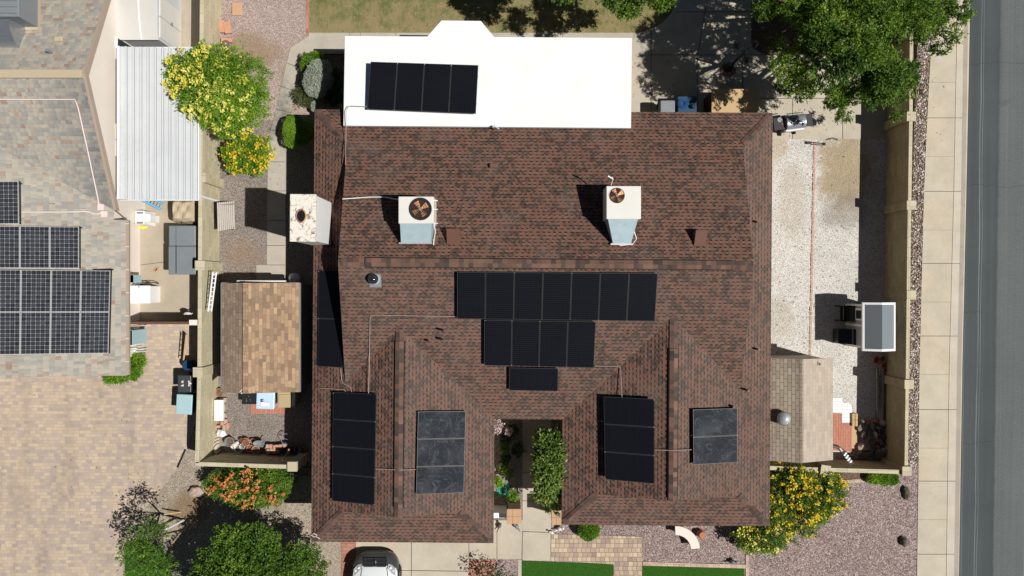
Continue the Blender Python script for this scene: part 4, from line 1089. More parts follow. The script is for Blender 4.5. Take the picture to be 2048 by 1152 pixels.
# white ribbed metal patio cover
mc = empty("metal_patio_cover", P(315, 250), "white ribbed metal patio cover with flowering tree overhanging it", "patio roof")
a, b = P(237, 93, 2.55), P(397, 400, 2.35)
m = MB(); x = a.x; n_ = 11; w_ = (b.x - a.x) / n_; zf = lambda x: 2.55 - (x - a.x) / (b.x - a.x) * .2
for k_ in range(n_):
    X0, X1 = a.x + k_ * w_, a.x + (k_ + 1) * w_
    if k_ == n_ - 1: pass
    xs_ = [X0, X0 + .035, X0 + .05, X1 - .015, X1]
    zs_ = [.06, .06, 0, 0, .06]
    for i in range(4):
        m.add([(xs_[i], b.y, zf(xs_[i]) + zs_[i]), (xs_[i + 1], b.y, zf(xs_[i + 1]) + zs_[i + 1]), (xs_[i + 1], a.y, zf(xs_[i + 1]) + zs_[i + 1]), (xs_[i], a.y, zf(xs_[i]) + zs_[i])], [[0, 1, 2, 3]])
    for q_, w2 in ((.33, .012), (.66, .012)):
        xx = X0 + .05 + (w_ - .06) * q_; m.box(xx, xx + w2, b.y + .01, a.y - .01, zf(xx) - .005, zf(xx) + .012)
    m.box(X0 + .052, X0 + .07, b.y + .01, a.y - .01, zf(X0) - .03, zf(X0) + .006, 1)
build("ribbed_sheet", m, [M['whitemetal'], M['ribdark']], mc)
m = MB(); m.box(a.x, b.x, b.y - .03, b.y, 2.3, 2.42); m.box(b.x - .0, b.x + .04, b.y, a.y, 2.22, 2.4); m.box(a.x, b.x, a.y, a.y + .03, 2.3, 2.42); m.box(a.x - .02, a.x + .06, b.y, a.y, 2.48, 2.63); build("edge_trim", m, M['whitepaint'], mc)
for y in (110, 250, 390):
    q = P(392, y, 2.3); m = MB(); m.box(q.x - .04, q.x + .04, q.y - .04, q.y + .04, 0, 2.3); build("post", m, M['whitepaint'], mc)
# resin shed with arched roof
rs = empty("garden_shed", P(330, 20), "cream resin storage shed with arched roof behind the metal cover", "shed")
X0, X1 = P(236, 0, 2.1).x, P(317, 0, 2.0).x; Y0 = P(0, 78, 2.1).y; Y1 = Y0 + 3.2
m = MB(); prev = None
for k_ in range(9):
    t = k_ / 8; yy = Y0 + (Y1 - Y0) * t; zz = 2.0 + .5 * math.sin(math.pi * t) ** .8 * .5
    if prev: m.add([(X0 - .4, prev[0], prev[1]), (X1, prev[0], prev[1]), (X1, yy, zz), (X0 - .4, yy, zz)], [[0, 1, 2, 3]])
    prev = (yy, zz)
ro_ = build("roof", m, M['shedtop'], rs, smooth=True)
m = MB(); m.tube([((X0 + X1) / 2 + .1, Y0 + (Y1 - Y0) * t / 8, 2.0 + .5 * math.sin(math.pi * t / 8) ** .8 * .5 + .01) for t in range(9)], .03, 6); build("roof_seam", m, M['whitepaint'], ro_)
m = MB(); m.box(X0 - .3, X1 - .05, Y0 + .05, Y1 - .05, 0, 1.98); build("wall", m, M['whitemetal'], rs)
m = MB()
for k_ in range(2): m.box(X1 - .048, X1 - .01, Y0 + .15 + k_ * .85, Y0 + .95 + k_ * .85, .1, 1.85)
dd = build("door", m, M['offwhite'], rs, bevel=.01)
m = MB(); m.box(X1 - .01, X1 + .03, Y0 + .93, Y0 + 1.06, .9, 1.0); build("handle", m, M['greypl'], dd)
# ------------------------------------------------------------------ sheds and playhouse
def gable_shed(name, label, x0, x1, xr, y0, y1, ze, zr_, mats, wallm, inset=.08):
    root = empty(name, ((x0 + x1) / 2, (y0 + y1) / 2, 0), label, "shed")
    m = MB()
    def slab(pa, pb, mi):
        (xa, za), (xb, zb) = pa, pb
        T = [(xa, y0, za), (xb, y0, zb), (xb, y1, zb), (xa, y1, za)]
        m.hexa([(p[0], p[1], p[2] - .05) for p in T], T, mi)
    slab((x0, ze), (xr, zr_), 0); slab((xr, zr_), (x1, ze), 1)
    ro = build("roof", m, mats, root)
    m = MB(); i = inset
    m.add([(x0 + i, y0 + i, 0), (x1 - i, y0 + i, 0), (x1 - i, y1 - i, 0), (x0 + i, y1 - i, 0), (x0 + i, y0 + i, ze - .04), (x1 - i, y0 + i, ze - .04), (x1 - i, y1 - i, ze - .04), (x0 + i, y1 - i, ze - .04), (xr, y0 + i, zr_ - .06), (xr, y1 - i, zr_ - .06)],
          [[0, 1, 5, 8, 4], [1, 2, 6, 5], [2, 3, 7, 9, 6], [3, 0, 4, 7]])
    build("wall", m, wallm, root)
    return root, ro
a, b = P(443, 566, 2.0), P(599, 784, 2.0)
xr = P(492, 600, 2.35).x
sh, shr = gable_shed("garden_shed", "shed with brown and tan shingle roof between the block wall and the house", a.x, b.x, xr, b.y, a.y, 2.0, 2.38, [M['shed_dark'], M['shed_tan']], M['darkslate'] if 'darkslate' in M else M['greypl'])
m = MB(); m.box(xr - .1, xr + .1, b.y, a.y, 2.355, 2.4); build("ridge_cap", m, M['shed_tan'], shr)
m = MB(); m.box(b.x, b.x + .03, b.y, a.y, 1.9, 2.0); m.box(a.x - .03, a.x, b.y, a.y, 1.9, 2.0); m.box(a.x, b.x, a.y, a.y + .025, 1.92, 2.0); build("fascia", m, M['greypl'], sh)
q = P(485, 782, 2.3); m = MB(); m.obox(q, .2, .12, .05, .8); build("emblem_plate", m, M['offwhite'], sh)
m = MB(); m.obox(q + Vector((.0, .0, .027)), .19, .035, .01, .8); build("emblem_stripe", m, M['black'], sh)
m = MB(); t = P(560, 563, 2.0); m.box(t.x - 1.7, t.x + .2, a.y + .04, a.y + .1, 1.85, 1.95); build("hanging_rail", m, M['offwhite'], sh)
a, b = P(1541, 716, 2.1), P(1666, 920, 2.1); xr = P(1602, 800, 2.55).x
sh2, shr2 = gable_shed("garden_shed", "cream shingled shed with silver turbine vent against the house", 2 * xr - b.x, b.x, xr, b.y, a.y, 2.1, 2.56, [M['shed_r1'], M['shed_r2']], M['tantrim'])
m = MB(); m.hexa([(xr - .14, b.y, 2.5), (xr + .14, b.y, 2.5), (xr + .14, a.y, 2.5), (xr - .14, a.y, 2.5)], [(xr - .14, b.y, 2.52), (xr + .02, b.y, 2.6), (xr + .02, a.y, 2.6), (xr - .14, a.y, 2.52)]); build("ridge_cap", m, M['shed_r1'], shr2)
q = P(1566, 836, 2.45); m = MB(); m.lathe((q.x, q.y, 2.2), [(.13, 0), (.13, .22), (.2, .26)], 20, cap=False); tv = build("turbine_vent", m, M['alu'], shr2, smooth=True)
m = MB(); m.lathe((q.x, q.y, 2.46), [(.2, 0), (.25, .05), (.26, .12), (.22, .2), (.1, .27), (.002, .29)], 20, cap=False); build("turbine_head", m, M['alu'], tv, smooth=True)
m = MB()
for k_ in range(20):
    t = k_ * 2 * math.pi / 20; m.tube([(q.x + .255 * math.cos(t), q.y + .255 * math.sin(t), 2.5), (q.x + .275 * math.cos(t + .1), q.y + .275 * math.sin(t + .1), 2.58), (q.x + .22 * math.cos(t + .2), q.y + .22 * math.sin(t + .2), 2.68)], .008, 4)
build("turbine_fin", m, M['steel'], tv)
# the mark on the roof
def text(body, loc, size, mat, name, parent, rz=0, tilt=None):
    cu = bpy.data.curves.new(name, 'FONT'); cu.body = body; cu.size = size; cu.align_x = 'CENTER'; cu.align_y = 'CENTER'; cu.extrude = .002; cu.offset = .004
    t_ = bpy.data.objects.new(name, cu); col.objects.link(t_); dg = bpy.context.evaluated_depsgraph_get(); me = bpy.data.meshes.new_from_object(t_.evaluated_get(dg)); bpy.data.objects.remove(t_); o = bpy.data.objects.new(name, me); col.objects.link(o); me.materials.clear(); me.materials.append(mat)
    o.parent = parent; o.location = Vector(loc) - root_org(parent)
    o.rotation_euler = (0, tilt or 0, rz); return o
q = P(1637, 727, 2.3); sl = (2.56 - 2.1) / (b.x - xr); zq_ = 2.56 - sl * (q.x - xr); text("1a", (q.x, q.y, zq_ + .01), .2, M['black'], "painted_mark", shr2, 0, math.atan(sl))

ph = empty("playhouse", P(1730, 652), "children's plastic playhouse with slate blue roof and white trim", "playhouse")
zr_, ze = 1.95, 1.7
a, b = P(1725, 605, ze), P(1791, 702, ze); xr = P(1764, 650, zr_).x
M['phroof'] = plain("slate_blue_roof", (.1, .115, .13), .6, .05); M['phroof2'] = plain("pale_slate_roof", (.15, .185, .205), .6, .05); M['phwall'] = plain("grey_plastic_wall", (.34, .34, .35), .6, .05)  # one roof in two tones: west shade and east sun put into the colour
m = MB()
for xa, za, xb, zb in ((a.x, ze, xr, zr_), (xr, zr_, b.x, ze)):
    m.hexa([(xa, b.y, za - .09), (xb, b.y, zb - .09), (xb, a.y, zb - .09), (xa, a.y, za - .09)], [(xa, b.y, za), (xb, b.y, zb), (xb, a.y, zb), (xa, a.y, za)])
rf = build("roof", m, M['whitepaint'], ph)
m = MB(); t = .085; za = ze + (zr_ - ze) * t / (xr - a.x); zb = ze + (zr_ - ze) * t / (b.x - xr)
m.add([(a.x + t, b.y + t, za + .012), (xr, b.y + t, zr_ + .012), (xr, a.y - t, zr_ + .012), (a.x + t, a.y - t, za + .012)], [[0, 1, 2, 3]])
build("roof_panel", m, M['phroof'], rf)
m = MB(); m.add([(xr, b.y + t, zr_ + .012), (b.x - t, b.y + t, zb + .012), (b.x - t, a.y - t, zb + .012), (xr, a.y - t, zr_ + .012)], [[0, 1, 2, 3]])
build("roof_panel", m, M['phroof2'], rf)
wx = P(1692, 650, 0).x; y0, y1 = b.y + .12, a.y - .12
m = MB(); m.box(wx, b.x - .12, y0, y1, .0, ze - .1); build("wall", m, M['phwall'], ph)
m = MB()
for y in (y0, (y0 + y1) / 2 + .02, y1):
    m.hexa([(wx - .03, y - .04, 0), (wx + .04, y - .04, 0), (wx + .04, y + .04, 0), (wx - .03, y + .04, 0)], [(wx - .03, y - .04, ze - .1), (wx + .04, y - .04, ze - .1), (wx + .04, y + .04, ze - .1), (wx - .03, y + .04, ze - .1)])
m.box(wx - .03, wx + .03, y0, y1, ze - .18, ze - .1); build("corner_trim", m, M['whitepaint'], ph)
m = MB(); yw = P(0, 629, 1.2).y; m.box(wx - .035, wx - .005, yw - .24, yw + .24, .85, 1.5); wn = build("window", m, M['whitepaint'], ph)
m = MB(); m.box(wx - .045, wx - .03, yw - .17, yw + .17, .93, 1.43); build("pane", m, M['black'], wn)
# things standing before the playhouse
tb = empty("toy_bench", P(1688, 627), "small black slatted seat by the playhouse wall", "bench")
a, b = P(1681, 611, .55), P(1703, 643, .55)
m = MB(); 
for k_ in range(3): m.box(a.x + .04 + k_ * .16, a.x + .14 + k_ * .16, b.y + .05, a.y - .05, .42, .46)
build("seat", m, M['charcoal'] if 'charcoal' in M else M['black'], tb)
m = MB(); m.box(b.x - .08, b.x - .03, b.y, a.y, .3, .85); build("backrest", m, M['charcoal'] if 'charcoal' in M else M['black'], tb, bevel=.01)
for y in (b.y + .03, a.y - .03):
    m = MB(); m.box(a.x, b.x - .04, y - .03, y + .03, .55, .6); m.box(a.x, a.x + .05, y - .03, y + .03, 0, .56); build("armrest", m, M['black'], tb, bevel=.01)
bx = empty("storage_crate", P(1697, 673), "open black storage cabinet leaning by the playhouse door", "cabinet")
a, b = P(1676, 658, .6), P(1720, 690, .75)
m = MB(); m.hexa([(a.x + .05, b.y + .03, 0), (b.x, b.y, 0), (b.x, a.y, 0), (a.x + .05, a.y - .03, 0)], [(a.x, b.y + .06, .6), (b.x, b.y, .95), (b.x, a.y, .95), (a.x, a.y, .6)]); build("body", m, M['black'], bx, bevel=.015)
m = MB(); xm = (a.x + b.x) / 2 + .08; m.box(xm - .02, xm + .02, b.y + .03, a.y - .0, .62, .84); build("divider", m, M['greypl'], bx)
m = MB(); m.obox(((a.x + xm) / 2, (a.y + b.y) / 2, .72), xm - a.x - .08, a.y - b.y - .12, .02, 0, Matrix.Rotation(-.42, 3, 'Y')); build("shelf_face", m, M['blackmetal'], bx)

# ------------------------------------------------------------------ small things helpers
def lidbin(name, label, cat, px0, py0, px1, py1, z, body, lid, rz=0, group=None, overhang=.03, handle=True, round_=.06):
    a, b = P(px0, py0, z), P(px1, py1, z); cx, cy = (a.x + b.x) / 2, (a.y + b.y) / 2; w, d = b.x - a.x, a.y - b.y
    root = empty(name, (cx, cy, 0), label, cat, group)
    m = MB(); Mz = Matrix.Rotation(rz, 3, 'Z')
    def q(x, y, zz): v = Mz @ Vector((x, y, 0)); return (cx + v.x, cy + v.y, zz)
    k = .38
    m.hexa([q(-w * k, -d * k, .04), q(w * k, -d * k, .04), q(w * k, d * k, .04), q(-w * k, d * k, .04)], [q(-w * .47, -d * .47, z - .05), q(w * .47, -d * .47, z - .05), q(w * .47, d * .47, z - .05), q(-w * .47, d * .47, z - .05)])
    build("body", m, body, root, bevel=.02)
    m = MB(); m.obox((cx, cy, z - .03), w, d, .06, rz); lo = build("lid", m, lid, root, bevel=round_ * .45)
    if handle:
        m = MB(); m.tube([q(-w * .4, d * .5, z - .06), q(w * .4, d * .5, z - .06)], .02, 8); build("handle", m, body, root)
        for sx in (-1, 1):
            m = MB(); c_ = q(sx * w * .36, d * .42, .1); m.tube([(c_[0] - .03, c_[1], .1), (c_[0] + .03, c_[1], .1)], .1, 12); build("wheel", m, M['rubber'], root)
    return root, lo
def pot(label, px, py, r_, h_, mat, z=0, inner=True, name="flower_pot", group="flower pots", rim=True, tip=None):
    c = P(px, py, z + h_)
    root = empty(name, (c.x, c.y, z), label, "pot", group)
    prof = [(r_ * .62, 0), (r_ * .92, h_ * .82), (r_, h_ * .82), (r_, h_), (r_ * .88, h_), (r_ * .85, h_ * .8), (r_ * .78, h_ * .78)]
    m = MB(); m.lathe((c.x, c.y, z), prof, 20, cap=False); o = build("body", m, mat, root, smooth=True)
    m = MB(); m.lathe((c.x, c.y, z + h_ * .78), [(.001, 0.01), (r_ * .84, 0)], 16, cap=False); o2 = build("soil", m, M['soil'], root)
    if tip:
        for o_ in (o, o2):
            o_.rotation_euler = (tip[0], tip[1], 0)
        root.location.z += r_ * .8
    return root
# neighbour's bins
_, lo = lidbin("rubbish_bin", "black wheeled bin with white stickers on the neighbour's driveway", "bin", 355, 751, 382, 785, 1.05, M['black'], M['bumpergrey'], group="wheeled bins by the block wall")
c = P(364, 769, 1.06)
m = MB()
for (x, y, w_, d_) in [(364.5, 763.5, 3.3, 2.4), (364.5, 765.2, 1.0, 2), (366.3, 763.2, 1, 5), (364.6, 771, 3, 2.2), (366.5, 770.5, 1, 5.4), (363, 772, 2, 1.4)]: q = P(x, y, 1.056); m.obox(q, w_ * .02, d_ * .02, .004)
build("white_lettering", m, M['whitepaint'], lo)
m = MB()
for (x, y, w_, d_) in [(377.7, 762.5, 3.5, 1.3), (378, 767, 1.8, 8), (378, 771.5, 3.8, 1.3), (381, 767, 3, 3.2)]: q = P(x, y, 1.056); m.obox(q, w_ * .02, d_ * .02, .004)
build("white_symbol", m, M['whitepaint'], lo)
lidbin("recycling_bin", "dark blue wheeled bin with pale blue lid on the neighbour's driveway", "bin", 352, 789, 384, 829, 1.05, M['bluepl'], M['lightblue'], R(-3), "wheeled bins by the block wall")
m = MB(); q = P(391, 752, .5); m.lathe((q.x - .3, q.y + .45, 0), [(.16, 0), (.2, .55), (.21, .6)], 16); thing("bucket", m, M['bluepl'], "dark blue bucket in the shadow against the block wall", "bucket", smooth=True)
# the owner's bins behind the house
lidbin("rubbish_bin", "pale grey lidded bin just behind the house eave", "bin", 1321, 201, 1350, 236, 1.0, M['greypl'], M['alugrey'] if 'alugrey' in M else M['steelpl'] if 'steelpl' in M else M['greypl'], group=None)
tb_ = empty("water_tub", P(1374, 210), "dark blue lidded cart with coiled blue hose on top behind the house", "tub")
a, b = P(1356, 194, .9), P(1392, 232, .9)
m = MB(); m.hexa([(a.x + .06, b.y + .06, .05), (b.x - .06, b.y + .06, .05), (b.x - .06, a.y - .06, .05), (a.x + .06, a.y - .06, .05)], [(a.x, b.y, .9), (b.x, b.y, .9), (b.x, a.y, .9), (a.x, a.y, .9)]); build("body", m, M['navy'] if 'navy' in M else M['bluepl'], tb_, bevel=.04)
m = MB(); m.obox(((a.x + b.x) / 2, (a.y + b.y) / 2, .93), b.x - a.x + .04, a.y - b.y + .04, .05); build("lid", m, M['bluepl'], tb_, bevel=.03)
q = P(1366, 207, 1.0)
m = MB()
for k_ in range(4): rr = .2 - .035 * k_; m.tube([(q.x + rr * math.cos(t * .3), q.y + rr * math.sin(t * .3), .975 + .012 * k_) for t in range(21)], .016, 6, closed=True)
thing("coiled_hose", m, M['bluehose'] if 'bluehose' in M else M['skyblue'], "coil of bright blue hose lying on the dark blue cart", "hose", smooth=True)
m = MB(); q = P(1384, 214, .95); m.rock((q.x, q.y, 1.03), .11, .09, .08, 4); thing("black_bag", m, M['black'], "crumpled black bag on the dark blue cart behind the house", "bag", smooth=True)
cb = empty("storage_cabinet", P(1470, 205), "tan flat topped storage cabinet behind the house dappled by tree shade", "cabinet")
a, b = P(1423, 178, 1.35), P(1518, 226, 1.35)
m = MB(); m.box(a.x + .05, b.x - .05, b.y, a.y - .05, 0, 1.3); build("body", m, M['darkwood'], cb)
m = MB(); m.box(a.x, b.x, b.y - .1, a.y, 1.3, 1.36); build("top", m, M['tanbox'], cb, bevel=.008)
# barbecue
gr = empty("barbecue_grill", P(1585, 243), "stainless steel gas barbecue beside the back corner of the house", "grill")
c = P(1590, 243, .95); rz = R(7)
Mz = Matrix.Rotation(rz, 3, 'Z')
def gq(x, y, z): v = Mz @ Vector((x, y, 0)); return Vector((c.x + v.x, c.y + v.y, z))
m = MB(); m.obox(gq(0, 0, .45), .72, .5, .8, rz); build("cabinet", m, M['black'], gr, bevel=.015)
m = MB(); pr = []
for k_ in range(9): t = math.pi * k_ / 8; pr.append((-math.cos(t) * .29, .9 + math.sin(t) * .2))
vs = [gq(-.36, y, z) for y, z in pr] + [gq(.4, y, z) for y, z in pr]; m.add(vs, [[i, i + 1, 10 + i, 9 + i] for i in range(8)] + [list(range(9)), list(range(9, 18))[::-1]])
build("hood", m, M['steel2'], gr, smooth=True)
m = MB(); m.tube([gq(-.3, .33, .98), gq(.34, .33, .98)], .02, 8); build("handle", m, M['chrome'], gr)
m = MB(); m.obox(gq(-.62, 0, .88), .45, .5, .05, rz); sh_ = build("side_shelf", m, M['black'], gr, bevel=.01)
m = MB(); m.obox(gq(.58, 0, .9), .3, .5, .06, rz); build("side_shelf", m, M['black'], gr, bevel=.02)
m = MB(); m.obox(gq(0, -.31, .78), .74, .08, .2, rz); build("control_panel", m, M['alu'], gr)
for k_ in range(2): m = MB(); q = gq(-.55 - .0 * k_, .04 - .12 * k_, .92); m.lathe((q.x + .12 * k_ - .05, q.y + .1, .905), [(.1, 0), (.1, .02), (.085, .02), (.08, .01)], 16); build("side_burner", m, M['ventbrown'] if k_ else M['steel2'], gr)
for sx in (-.3, .3): m = MB(); q = gq(sx, -.28, .08); m.tube([q + Vector((-.03, 0, 0)), q + Vector((.03, 0, 0))], .08, 12); build("wheel", m, M['rubber'], gr)
# lamp post
lp = empty("lamp_post", P(1457, 136), "black ornate three armed lamp post shaded by the big tree", "lamp post")
q = P(1457, 136)
m = MB(); m.lathe((q.x, q.y, .03), [(.2, 0), (.2, .12), (.12, .2), (.09, .5), (.06, .6), (.045, 1.2), (.04, 2.1)], 16); build("pole", m, M['blackmetal'], lp, smooth=True)
for k_ in range(3):
    t = k_ * 2.094 + .4 + .2; d = Vector((math.cos(t), math.sin(t), 0))
    m = MB(); m.tube([q + Vector((0, 0, 1.95)), q + d * .2 + Vector((0, 0, 2.02)), q + d * .36 + Vector((0, 0, 1.95)), q + d * .4 + Vector((0, 0, 2.05))], .02, 6); arm = build("arm", m, M['blackmetal'], lp)
    e = q + d * .4; m = MB(); m.lathe((e.x, e.y, 2.03), [(.05, 0), (.11, .12), (.12, .26), (.09, .3), (.03, .37), (.01, .43)], 12); build("lantern", m, M['blackmetal'], arm, smooth=True)
# shovel like pole on the gravel
m = MB(); m.tube([P(1624, 285, .05), P(1649, 287, .05)], .02, 6); m.tube([P(1624, 289, .05), P(1648, 290, .05)], .02, 6); m.obox(P(1618, 285.5, .07), .18, .1, .08); m.obox(P(1649.5, 288, .06), .05, .12, .05)
thing("garden_tool", m, M['charcoal'] if 'charcoal' in M else M['blackmetal'], "dark long handled tool lying where concrete meets white gravel", "tool")
m = MB()
for k_ in range(7): q = P(1655 + k_ * 3.2, 279 - 2.2 * math.sin(k_ / 6 * 3.14), 0); m.rock((q.x, q.y, .02), .05, .04, .04, k_, 8)
o = thing("pebble_row", m, M['greyrock'], "short curved row of pebbles at the concrete edge", "stones")

# ------------------------------------------------------------------ neighbour's yard
sp = empty("hot_tub", P(364, 500), "hot tub under a folded grey cover by the block wall", "hot tub")
ZT = 1.3; a, b = P(337, 451, ZT), P(391, 549, ZT); ym = P(0, 492, ZT).y
m = MB(); m.box(a.x + .06, b.x - .03, b.y + .06, a.y - .06, 0, ZT - .1); build("tub_body", m, M['darkwood'], sp, bevel=.05)
for (y0, y1, dx, dz) in ((ym + .004, a.y, 0, 0), (b.y, ym - .004, -.03, -.03)):
    m = MB(); m.hexa([(a.x + dx, y0, ZT - .12), (b.x, y0, ZT - .12), (b.x, y1, ZT - .12), (a.x + dx, y1, ZT - .12)], [(a.x + dx, y0, ZT + dz), (b.x, y0, ZT + dz), (b.x, y1, ZT + dz), (a.x + dx, y1, ZT + dz)]); build("cover", m, M['spa'], sp, bevel=.04)
m = MB(); q = P(352, 500, ZT); m.box(q.x - .006, q.x + .006, b.y + .05, a.y - .05, ZT - .05, ZT + .006); build("cover_seam", m, M['black'], sp)
m = MB(); q = P(388, 525, ZT); m.box(q.x - .04, q.x + .05, q.y - .2, q.y + .2, ZT - .2, ZT + .004); build("cover_lifter", m, M['blackmetal'], sp)
# canvas covered grill
cg = empty("covered_grill", P(376, 425), "barbecue under a creased tan canvas cover in the neighbour's yard", "grill")
a, b = P(350, 398, .55), P(404, 450, .55)
m = MB(); r = random.Random(5); nx_, ny_ = 12, 10; vs = []
for j in range(ny_ + 1):
    for i in range(nx_ + 1):
        u, v = i / nx_, j / ny_; e = min(u, 1 - u, v, 1 - v)
        z_ = 1.15 * min(1, e * 7) ** .4 * (1 if e > 0 else 0) if e > 0 else 0
        inn = 1 - (.12 * math.sin(u * 9 + v * 3)) * .3
        vs.append((a.x + (b.x - a.x) * (.5 + (u - .5) * (1.0 if e == 0 else .97)), b.y + (a.y - b.y) * (.5 + (v - .5) * inn), max(0, z_ + (.05 * math.sin(u * 17) * math.cos(v * 11) if e > 0 else 0))))
m.add(vs, [[j * (nx_ + 1) + i, j * (nx_ + 1) + i + 1, (j + 1) * (nx_ + 1) + i + 1, (j + 1) * (nx_ + 1) + i] for j in range(ny_) for i in range(nx_)])
build("canvas_cover", m, M['canvas'], cg)
m = MB(); q = P(1, 1); m.tube([(a.x + .5, b.y, 1.04), (a.x + .55, (a.y + b.y) / 2, 1.1), (a.x + .5, a.y, 1.0)], .012, 5); build("cover_seam", m, M['darkwood'], cg)
# ladder under the metal cover
def ladder(label, A, B, wvec, n, mat, r_=.03, group=None, name="ladder"):
    A, B, wv = Vector(A), Vector(B), Vector(wvec)
    root = empty(name, (A + B) / 2, label, "ladder", group)
    for s_ in (0, 1): m = MB(); m.tube([A + wv * s_, B + wv * s_], r_, 6); build("side_rail", m, mat, root)
    m = MB()
    for k_ in range(n): t = (k_ + .5) / n; p = A + (B - A) * t; m.tube([p, p + wv], r_ * .6, 6)
    build("rungs", m, M['alu'] if mat is M['skyblue'] else mat, root)
ladder("bright blue fibreglass ladder lying under the metal patio cover", P(276, 396, .5), P(322, 419, .12), (.1, .22, .02), 8, M['skyblue'], .05)
ladder("silver ladder hung along the top of the block wall beside the shed", P(416, 623, 1.72), P(426, 544, 1.72), (.1, .0, -.08), 9, M['aluwhite'], .028)
ladder("black frame ladder leaning in the corner behind the gate wall", P(357, 716, .05), P(362, 664, .15), (.22, -.03, .1), 5, M['blackmetal'], .015)
ladder("unpainted timber frame leaning near the black ladder", P(367, 725, .1), P(373, 668, .35), (.13, 0, .3), 4, M['wood'], .035, name="timber_pallet")  # a bare timber frame, built like a ladder
pm = empty("pool_equipment", P(284, 436), "white boxed equipment with grilles against the neighbour's wall", "equipment")
for (x0, y0, x1, y1, z_) in ((270, 421, 288, 449, .9), (277, 428, 300, 443, .75)):
    a, b = P(x0, y0, z_), P(x1, y1, z_); m = MB(); m.box(a.x, b.x, b.y, a.y, 0, z_ - (.01 if x0 == 277 else 0)); build("housing", m, M['whitepaint'], pm, bevel=.02)
for y0 in (423.5, 443.5): m = MB(); a, b = P(273, y0, .91), P(286, y0 + 4, .91); m.box(a.x, b.x, b.y, a.y, .9, .91); build("grille", m, M['greypl'], pm)
m = MB(); q = P(287, 453.5, .05); m.lathe((q.x, q.y, .03), [(.05, 0), (.16, .02), (.17, .06), (.05, .08)], 14, sx=1.15, sy=.6); thing("yellow_tool_head", m, M['yellow'], "small yellow plastic tool head on the neighbour's patio", "tool", smooth=True)
for lab, x0, y0, x1, y1, z_, mt in (("white chest freezer top under the neighbour's eave", 246, 571, 300, 607, .9, M['whitepaint']),):
    fz = empty("chest_freezer", P(275, 590), lab, "freezer")
    a, b = P(x0, y0, z_), P(x1, y1, z_); m = MB(); m.box(a.x + .02, b.x - .02, b.y + .02, a.y - .02, 0, z_ - .08); build("body", m, mt, fz, bevel=.02)
    m = MB(); m.box(a.x, b.x, b.y, a.y, z_ - .08, z_); build("lid", m, mt, fz, bevel=.02)
bk = empty("wall_bicycle", P(282, 566), "dark narrow bicycle like frame standing behind the white freezer", "bicycle")
m = MB(); q0, q1 = P(262, 569, .5), P(296, 566, .5)
for q in (q0, q1): m.tube([q + Vector((.3 * math.cos(t * .524), .02 * math.sin(t), .3 * math.sin(t * .524) - .2)) for t in range(12)], .02, 5, closed=True)
build("wheel", m, M['rubber'], bk)
m = MB(); m.tube([q0 + Vector((0, 0, -.2)), q0 + Vector((.25, 0, .3)), q1 + Vector((-.1, 0, .35)), q1 + Vector((0, 0, -.2))], .018, 6); m.tube([q1 + Vector((-.1, -.2, .5)), q1 + Vector((-.1, .2, .5))], .015, 6); build("frame", m, M['greypl'], bk)
for lab, x0, y0, x1, y1, z0, z1 in (("pale blue grey box on the neighbour's wall above the freezer", 253, 550, 267, 565, .9, 1.5), ("tall blue grey meter panel on the neighbour's wall below the gate", 250, 661, 264, 690, .6, 1.7)):
    a, b = P(x0, y0, z1), P(x1, y1, z1); m = MB(); m.box(-15.49, b.x, b.y, a.y, z0, z1); m.box(-15.49, b.x + .012, b.y - .01, a.y + .01, z1 - .03, z1); thing("meter_box", m, M['galvl'] if 'galvl' in M else M['lightblue'], lab, "meter box")
for i, (y, w_) in enumerate(((652, 22), (678, 18), (700, 18), (705, 22))):
    m = MB(); a = P(260, y, 1.2); m.tube([Vector((-15.48, a.y, 1.2)), Vector((-15.48 + .2, a.y, 1.2)), Vector((-15.48 + .3, a.y - .04, .1))], .022, 6); thing("wall_pipe", m, M['offwhite'], ["upper thin pipe near the gate on the neighbour's wall", "middle thin pipe beside the meter panel", "thin white pipe just above the green shrub", "lowest white pipe touching the green shrub"][i], "pipe", "thin pipes on the neighbour's wall")
m = MB()
for (x, y, z_) in ((258, 704, .6), (270, 700, .5)): q = P(x, y, z_); m.lathe((q.x, q.y, 0), [(.16, 0), (.16, z_ - .1), (.1, z_)], 14)
thing("pool_filter", m, M['whitepaint'], "two joined white filter tanks above the green shrub", "filter", smooth=True)
m = MB(); q = P(281, 708, .15); m.rock((q.x, q.y, .12), .17, .3, .13, 3, rot=.4); thing("boulder", m, M['pinkrock'], "pale boulder at the right end of the neighbour's shrub", "rock", smooth=True)
# dark fence between gate post and house
fn = empty("gate_fence", P(315, 640), "dark brown gate and fence panel across the neighbour's side passage", "fence")
a, b = P(248, 645, 1.75), P(380, 647, 1.75)
m = MB(); m.box(-15.48, b.x, a.y - .05, a.y + .0, .05, 1.75); build("panel", m, M['darkwood'], fn)
m = MB(); m.box(-15.48, b.x, a.y - .07, a.y + .03, 1.7, 1.76); build("top_rail", m, M['fencebrown'] if 'fencebrown' in M else M['ventbrown'], fn)
q = P(387, 645, 1.8); m = MB(); m.box(q.x - .14, q.x + .14, q.y - .09, q.y + .09, 0, 1.8); build("post", m, M['tantrim'], fn)
m = MB(); m.box(q.x - .155, q.x + .155, q.y - .105, q.y + .105, 1.8, 1.84); build("post_cap", m, M['nstucco'], fn)
m = MB(); q = P(374, 628, .9); m.rock((q.x, q.y, .85), .16, .07, .06, 6); m.tube([q + Vector((.1, 0, 0)), q + Vector((.25, .06, -.5))], .02, 5); thing("hanging_glove", m, M['offwhite'], "small white object hung on the fence end by the wall", "tool", smooth=True)
mr = [P(310, 541, .02), P(308, 536, .02)]
